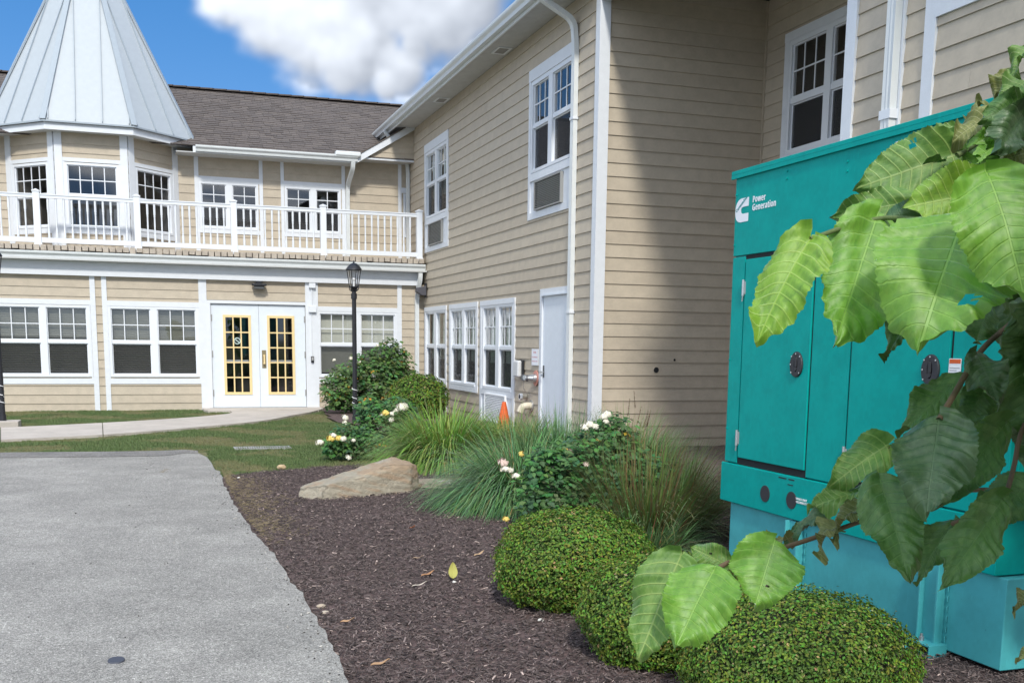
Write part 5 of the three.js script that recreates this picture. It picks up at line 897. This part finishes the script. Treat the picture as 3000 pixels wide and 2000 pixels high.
  fall(1.49, -6.3, 0.07, 0.01, 1.2, -0.05, L(0.4, 0.28, 0.18), 'narrow tan fallen leaf behind the rusty leaf');
  fall(0.83, -5.05, 0.075, 0.017, 1.2, -0.12, L(0.4, 0.24, 0.13), 'brown fallen leaf close to the asphalt edge');
  fall(0.84, -4.33, 0.085, 0.017, 1.4, -0.1, L(0.36, 0.22, 0.12), 'brown fallen leaf nearest the viewer at the asphalt edge');
  fall(1.7, -7.28, 0.06, 0.02, 0.6, -0.2, L(0.45, 0.17, 0.08), 'orange brown fallen leaf between boulder and round shrub');
  fall(1.32, -5.6, 0.09, 0.009, 1.6, -0.05, L(0.55, 0.48, 0.4), 'bleached thin fallen leaf in the mulch middle');
}

// ================================================================ BROADLEAF BRANCHES CLOSE TO THE VIEWER
{
  const o = thing('broadleaf_tree', 'large leaved broadleaf tree hanging serrated leaves in front of the generator', 'tree');
  function leafTexture(base, vein, under) {
    const cv = document.createElement('canvas'); cv.width = cv.height = 512; const c = cv.getContext('2d'); c.fillStyle = `rgb(${base})`; c.fillRect(0, 0, 512, 512);
    for (let i = 0; i < 500; i++) { const k = rnd() < 0.5; c.fillStyle = k ? 'rgba(255,255,180,0.035)' : 'rgba(10,40,0,0.05)'; c.beginPath(); c.ellipse(rnd() * 512, rnd() * 512, rr(6, 50), rr(4, 26), rnd() * 3, 0, 7); c.fill(); }
    c.strokeStyle = `rgb(${vein})`; c.lineCap = 'round'; const W0 = under ? 1 : 0.72;
    const line = (x0, y0, x1, y1, x2, y2, w) => { for (const [k, al] of [[2.4, 0.25], [1.4, 0.5], [0.8, 0.9]]) { const g0 = c.globalAlpha; c.globalAlpha = g0 * al; c.lineWidth = w * k * W0; c.beginPath(); c.moveTo(x0, y0); c.quadraticCurveTo(x1, y1, x2, y2); c.stroke(); c.globalAlpha = g0; } };
    line(256, 512, 258, 260, 256, 6, under ? 9 : 7);
    for (let i = 0; i < 9; i++) { const y = 490 - i * 50; for (const s of [-1, 1]) { const dx = 250; line(256, y, 256 + s * dx * 0.5, y - 34, 256 + s * dx, y - 88, under ? 5 : 3.4); for (let k = 1; k < 6; k++) { const t = k / 6; c.globalAlpha = under ? 0.4 : 0.22; line(256 + s * dx * t, y - 34 * t - 50 * t * t, 256 + s * dx * (t + 0.02), y - 34 * t - 72, 256 + s * dx * (t + 0.05) * 0.97, y - 50 - 40 * t, 1.6); c.globalAlpha = 1; } } }
    const t = new THREE.CanvasTexture(cv); t.colorSpace = THREE.SRGBColorSpace; return t;
  }
  const veinBump = (() => { const cv = document.createElement('canvas'); cv.width = cv.height = 512; const c = cv.getContext('2d'); c.fillStyle = '#888'; c.fillRect(0, 0, 512, 512); c.strokeStyle = '#fff'; c.lineCap = 'round'; c.lineWidth = 12; c.beginPath(); c.moveTo(256, 512); c.lineTo(256, 0); c.stroke(); c.lineWidth = 6; for (let i = 0; i < 9; i++) for (const s of [-1, 1]) { const y = 490 - i * 50; c.beginPath(); c.moveTo(256, y); c.quadraticCurveTo(256 + s * 125, y - 34, 256 + s * 250, y - 88); c.stroke(); } return new THREE.CanvasTexture(cv); })();
  const mat = (b, v, u, r = 0.5, tr = 0.28) => P({ map: leafTexture(b, v, u), bumpMap: veinBump, bumpScale: u ? 0.0016 : -0.0012, roughness: r, transmission: tr, thickness: 0 });
  const LM = { t: mat('110,162,50', '136,182,74', false, 0.5, 0.36), u: mat('96,136,52', '144,172,90', true, 0.6, 0.32), d: mat('70,110,42', '84,122,54', false, 0.55, 0.2), g: mat('68,98,58', '82,112,70', false, 0.42, 0.14), y: mat('130,172,46', '160,194,80', true, 0.55, 0.4), b: mat('112,118,58', '148,154,96', true, 0.65, 0.22) };  // d and g: darker greens with shade put into the leaf colour
  function leafGeo(len, wid, { fold = 0.25, curl = 0.25, sd = 0, asym = 0, ruffle = 0.012, holes = [] } = {}) {
    const nu = 60, nv = 7, pos = [], uv = [], idx = [], R = (i) => fbm(sd * 13.7 + i * 0.37, 1.5, sd, 2);
    for (let i = 0; i <= nu; i++) {
      const t = i / nu, prof = 1.04 * Math.pow(Math.sin(Math.PI * Math.pow(t, 0.66)), 0.66) * (1 - 0.16 * t) * (t > 0.84 ? mix(1, 0.3, Math.pow((t - 0.84) / 0.16, 0.8)) : 1), tooth = 1 + (i % 2 ? 0.03 : -0.015) + 0.09 * R(i * 0.5);
      for (let j = -nv; j <= nv; j++) {
        const s = j / nv, side = 1 + asym * Math.sign(s), edge = Math.abs(j) === nv ? tooth : 1, x = s * wid * 0.5 * prof * side * edge, back = t < 0.16 ? -0.1 * len * Math.abs(s) * (1 - t / 0.16) : 0;
        const ph = t * 9 - Math.abs(s) * 1.7, z = Math.abs(x) * fold * (1 - 0.75 * Math.abs(s)) + 0.0026 * Math.sin(ph * 6.283) * Math.abs(s) * (len / 0.13) + ruffle * (Math.sin(t * 7 + sd * 5 + s * 1.7) + 0.5 * Math.sin(t * 15 + sd * 11 - s * 3)) * s * s + 0.05 * len * fbm(sd * 3 + t * 1.7, s * 1.2, sd, 2);
        const a = curl * t * t + 0.12 * curl * Math.sin(t * 5 + sd * 4); pos.push(x, (t * len + back) * (1 - 0.15 * Math.abs(curl) * t), z - a * len * 0.5); uv.push(0.5 + s * prof * 0.49, t);
      }
    }
    const k = nv * 2 + 1; for (let i = 0; i < nu; i++) for (let j = 0; j < nv * 2; j++) { const t = i / nu, s = (j - nv + 0.5) / nv; if (holes.some(([ht, hs, hr]) => Math.hypot((t - ht) * 1.2, (s - hs) * 0.5) < hr * (0.7 + 0.6 * ((i * 7 + j * 13) % 5) / 5))) continue; const a = i * k + j, b = a + k; idx.push(a, a + 1, b, a + 1, b + 1, b); }
    const g = new THREE.BufferGeometry(); g.setAttribute('position', new THREE.Float32BufferAttribute(pos, 3)); g.setAttribute('uv', new THREE.Float32BufferAttribute(uv, 2)); g.setIndex(idx); g.computeVertexNormals(); return g;
  }
  function placeLeaf(b, t, wid, kind, roll, opt, name = 'leaf') {
    const y = t.clone().sub(b), len = y.length(); y.normalize();
    let n = camera.position.clone().sub(b.clone().add(t).multiplyScalar(0.5)); n.addScaledVector(y, -n.dot(y)).normalize().applyAxisAngle(y, roll * Math.PI / 180);
    const x = y.clone().cross(n), m = new THREE.Mesh(leafGeo(len, wid, { sd: rnd() * 10, ...opt }), LM[kind]); m.name = name; m.castShadow = m.receiveShadow = true;
    m.applyMatrix4(new THREE.Matrix4().makeBasis(x, y, n).setPosition(b)); o.add(m); return m;
  }
  // [base x, y, depth, tip x, y, depth, width px, kind, roll, options]
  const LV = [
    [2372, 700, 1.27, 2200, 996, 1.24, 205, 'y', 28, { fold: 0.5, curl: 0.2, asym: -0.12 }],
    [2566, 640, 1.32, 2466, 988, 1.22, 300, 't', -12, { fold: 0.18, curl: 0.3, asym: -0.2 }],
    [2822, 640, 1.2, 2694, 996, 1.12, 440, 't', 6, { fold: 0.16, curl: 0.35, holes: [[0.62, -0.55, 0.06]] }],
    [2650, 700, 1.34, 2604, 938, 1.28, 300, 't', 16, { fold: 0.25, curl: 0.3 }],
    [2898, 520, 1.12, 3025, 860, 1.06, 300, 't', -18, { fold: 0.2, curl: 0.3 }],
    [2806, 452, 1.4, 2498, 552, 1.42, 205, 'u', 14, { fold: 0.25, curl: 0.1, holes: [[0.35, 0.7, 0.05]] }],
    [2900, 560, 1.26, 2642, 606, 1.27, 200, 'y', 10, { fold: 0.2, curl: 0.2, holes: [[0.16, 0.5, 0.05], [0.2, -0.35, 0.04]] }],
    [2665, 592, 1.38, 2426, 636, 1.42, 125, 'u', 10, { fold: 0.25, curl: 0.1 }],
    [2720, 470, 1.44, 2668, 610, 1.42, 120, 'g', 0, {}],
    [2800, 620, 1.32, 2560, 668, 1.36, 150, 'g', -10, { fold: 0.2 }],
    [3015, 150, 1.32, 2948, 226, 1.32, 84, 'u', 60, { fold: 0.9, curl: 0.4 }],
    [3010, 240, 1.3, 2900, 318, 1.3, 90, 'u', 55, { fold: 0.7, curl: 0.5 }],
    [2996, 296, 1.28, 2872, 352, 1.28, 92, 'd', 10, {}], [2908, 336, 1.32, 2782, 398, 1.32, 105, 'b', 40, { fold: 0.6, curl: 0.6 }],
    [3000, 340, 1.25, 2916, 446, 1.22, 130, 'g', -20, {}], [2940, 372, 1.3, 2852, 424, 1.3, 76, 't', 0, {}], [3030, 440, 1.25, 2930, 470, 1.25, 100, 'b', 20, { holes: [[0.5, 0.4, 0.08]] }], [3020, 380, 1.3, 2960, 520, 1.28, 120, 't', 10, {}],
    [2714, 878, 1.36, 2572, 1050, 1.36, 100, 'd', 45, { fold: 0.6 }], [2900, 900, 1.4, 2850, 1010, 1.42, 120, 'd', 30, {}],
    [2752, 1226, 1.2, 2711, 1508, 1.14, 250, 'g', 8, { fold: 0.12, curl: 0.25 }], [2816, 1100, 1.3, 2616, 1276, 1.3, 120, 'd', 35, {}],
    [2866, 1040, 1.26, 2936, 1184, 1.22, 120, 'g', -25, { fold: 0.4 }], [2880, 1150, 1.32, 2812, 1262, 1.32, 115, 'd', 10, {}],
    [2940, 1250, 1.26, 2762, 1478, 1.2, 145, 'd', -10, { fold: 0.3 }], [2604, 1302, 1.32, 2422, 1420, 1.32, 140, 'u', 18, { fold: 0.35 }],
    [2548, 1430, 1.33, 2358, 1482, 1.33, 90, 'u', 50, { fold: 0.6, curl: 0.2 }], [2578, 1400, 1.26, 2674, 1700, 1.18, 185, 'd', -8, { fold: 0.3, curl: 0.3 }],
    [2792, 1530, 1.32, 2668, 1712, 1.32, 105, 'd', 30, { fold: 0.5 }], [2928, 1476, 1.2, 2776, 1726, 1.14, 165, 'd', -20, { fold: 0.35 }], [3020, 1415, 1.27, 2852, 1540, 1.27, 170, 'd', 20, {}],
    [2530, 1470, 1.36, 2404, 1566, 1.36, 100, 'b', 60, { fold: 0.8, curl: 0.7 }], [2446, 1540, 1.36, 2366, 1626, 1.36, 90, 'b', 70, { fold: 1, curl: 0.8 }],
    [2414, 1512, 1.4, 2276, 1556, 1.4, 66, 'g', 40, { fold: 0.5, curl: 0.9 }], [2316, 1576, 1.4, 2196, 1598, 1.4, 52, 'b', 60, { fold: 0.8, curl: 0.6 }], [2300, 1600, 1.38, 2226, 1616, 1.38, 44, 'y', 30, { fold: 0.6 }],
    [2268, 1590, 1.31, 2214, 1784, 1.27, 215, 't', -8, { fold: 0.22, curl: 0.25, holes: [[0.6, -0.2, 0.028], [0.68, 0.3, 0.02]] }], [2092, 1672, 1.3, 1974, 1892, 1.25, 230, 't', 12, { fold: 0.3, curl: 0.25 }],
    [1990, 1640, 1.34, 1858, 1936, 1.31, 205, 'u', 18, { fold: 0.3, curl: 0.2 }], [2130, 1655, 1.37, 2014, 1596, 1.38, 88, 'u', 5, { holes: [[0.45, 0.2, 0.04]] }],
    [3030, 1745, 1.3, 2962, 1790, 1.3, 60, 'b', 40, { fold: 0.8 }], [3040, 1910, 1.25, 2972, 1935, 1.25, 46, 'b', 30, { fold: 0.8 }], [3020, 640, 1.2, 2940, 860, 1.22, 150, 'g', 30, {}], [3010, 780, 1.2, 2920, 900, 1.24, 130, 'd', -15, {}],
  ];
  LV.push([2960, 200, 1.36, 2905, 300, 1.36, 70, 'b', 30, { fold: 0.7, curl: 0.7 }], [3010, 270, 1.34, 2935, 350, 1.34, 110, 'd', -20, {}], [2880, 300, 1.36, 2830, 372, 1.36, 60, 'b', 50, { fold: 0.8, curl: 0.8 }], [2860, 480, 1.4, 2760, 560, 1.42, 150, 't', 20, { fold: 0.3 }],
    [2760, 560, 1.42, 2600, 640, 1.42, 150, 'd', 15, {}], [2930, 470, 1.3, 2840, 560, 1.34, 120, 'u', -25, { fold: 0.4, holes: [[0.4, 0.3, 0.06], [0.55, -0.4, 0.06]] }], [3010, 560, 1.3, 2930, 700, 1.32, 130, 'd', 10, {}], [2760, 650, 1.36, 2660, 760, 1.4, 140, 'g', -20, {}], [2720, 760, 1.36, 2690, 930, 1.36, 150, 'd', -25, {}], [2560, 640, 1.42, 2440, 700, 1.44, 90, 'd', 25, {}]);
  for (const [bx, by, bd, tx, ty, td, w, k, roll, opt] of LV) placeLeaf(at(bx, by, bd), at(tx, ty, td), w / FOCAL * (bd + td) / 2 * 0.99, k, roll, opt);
  // the denser shaded part at the edge of the picture and past it
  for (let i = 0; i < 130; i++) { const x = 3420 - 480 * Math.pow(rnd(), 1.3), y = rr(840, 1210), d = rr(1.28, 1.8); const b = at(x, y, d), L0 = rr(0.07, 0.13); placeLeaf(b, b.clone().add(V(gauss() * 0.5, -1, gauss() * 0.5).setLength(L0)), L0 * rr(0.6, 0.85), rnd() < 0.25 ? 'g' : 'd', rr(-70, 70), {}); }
  for (let i = 0; i < 30; i++) { const x = rr(2800, 3080), y = rr(360, 610), d = rr(1.44, 1.6), b = at(x, y, d); placeLeaf(b, at(x - rr(60, 150), y + rr(20, 110), d + rr(-0.05, 0.05)), rr(0.035, 0.06), ['u', 't', 'd', 'u', 'y'][i % 5], rr(-45, 45), { fold: rr(0.1, 0.5), curl: rr(0.1, 0.4), holes: i % 4 ? [] : [[rr(0.3, 0.6), rr(-0.5, 0.5), 0.06]] }); }
  const inv = camera.quaternion.clone().invert(), shows = (b) => { const q = b.clone().sub(camera.position).applyQuaternion(inv), px = PPX + FOCAL * q.x / -q.z, py = PPY - FOCAL * q.y / -q.z; return q.z < -0.05 && px < 3260 && px > -300 && py < 2150 && py > -250; };
  const litPts = LV.filter((q) => (q[1] < 700 && q[4] < 1000 && q[0] < 2930) || q[3] < 2300).flatMap((q) => [at(q[0], q[1], q[2]), at((q[0] + q[3]) / 2, (q[1] + q[4]) / 2, (q[2] + q[5]) / 2), at(q[3], q[4], q[5])]), rel = V();
  const shades = (b) => litPts.some((p) => { rel.copy(b).sub(p); const k = rel.dot(SUN); return k > 0 && rel.addScaledVector(SUN, -k).length() < 0.085; });
  for (let i = 0; i < 1000; i++) { const b = at(rr(2620, 3200), rr(880, 1720), rr(1.15, 1.5)).addScaledVector(SUN, rr(0.36, 0.95)); if (shows(b) || shades(b)) continue; const L0 = rr(0.1, 0.16), q = b.clone().add(V(gauss() * 0.6, -0.8, gauss() * 0.6).setLength(L0)); if (!shows(q) && !shades(q)) placeLeaf(b, q, L0 * rr(0.7, 0.9), rnd() < 0.5 ? 't' : 'd', rr(-60, 60), {}); }  // added unseen leaves along the sun line, blocking light from the lower leaves
  // added unseen leaves between the sun and the generator end, there to shade it
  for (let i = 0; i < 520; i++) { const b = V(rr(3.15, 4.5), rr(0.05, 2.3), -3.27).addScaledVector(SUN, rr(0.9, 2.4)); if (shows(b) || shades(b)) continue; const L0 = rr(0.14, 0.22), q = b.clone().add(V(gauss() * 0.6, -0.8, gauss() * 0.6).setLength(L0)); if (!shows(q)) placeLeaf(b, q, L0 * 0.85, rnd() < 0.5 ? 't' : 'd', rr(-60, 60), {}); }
  // branches
  const trunk = at(3560, 1500, 1.75), br = (pts, r, m = M.twig) => part('branch', tube(pts, r, 7, pts.length * 6), m, o);
  part('trunk', tube([trunk.clone().setY(-0.05), trunk.clone().setY(0.6), trunk.clone().setY(1.3), trunk.clone().setY(2.1).add(V(0.05, 0, 0.1))], 0.035, 10, 16), M.twig, o);
  const T = (y) => trunk.clone().setY(y);
  br([T(1.5), V(2.3, 1.7, -1.5), V(3.0, 1.9, -1.9), V(3.7, 2.0, -2.1)], 0.014); br([T(1.9), V(2.4, 2.3, -1.3), V(3.2, 2.6, -1.5)], 0.012);
  br([T(1.75), at(3250, 140, 1.5), at(3000, 308, 1.38), at(2879, 407, 1.4), at(2806, 455, 1.4)], 0.0042, M.stem); br([T(1.6), at(3200, 500, 1.4), at(2960, 590, 1.28), at(2880, 640, 1.24), at(2818, 652, 1.2), at(2570, 640, 1.32), at(2374, 700, 1.27)], 0.003, M.stem);
  br([T(1.45), at(3150, 800, 1.45), at(2960, 950, 1.38), at(2866, 1040, 1.28), at(2800, 1150, 1.23), at(2752, 1230, 1.2)], 0.0036); br([T(1.2), at(3130, 1100, 1.4), at(3000, 1250, 1.32), at(2966, 1390, 1.27), at(2925, 1478, 1.22), at(2792, 1534, 1.3)], 0.003);
  br([T(1.1), at(3150, 1450, 1.5), at(2800, 1440, 1.42), at(2600, 1500, 1.38), at(2400, 1570, 1.37), at(2288, 1606, 1.36), at(2140, 1645, 1.34), at(2092, 1672, 1.3)], 0.0032); br([at(2800, 1440, 1.42), at(2680, 1400, 1.36), at(2600, 1310, 1.32)], 0.003);
}

scene.traverse((n) => { if (n.isMesh) n.castShadow = n.receiveShadow = true; });
renderer.render(scene, camera);
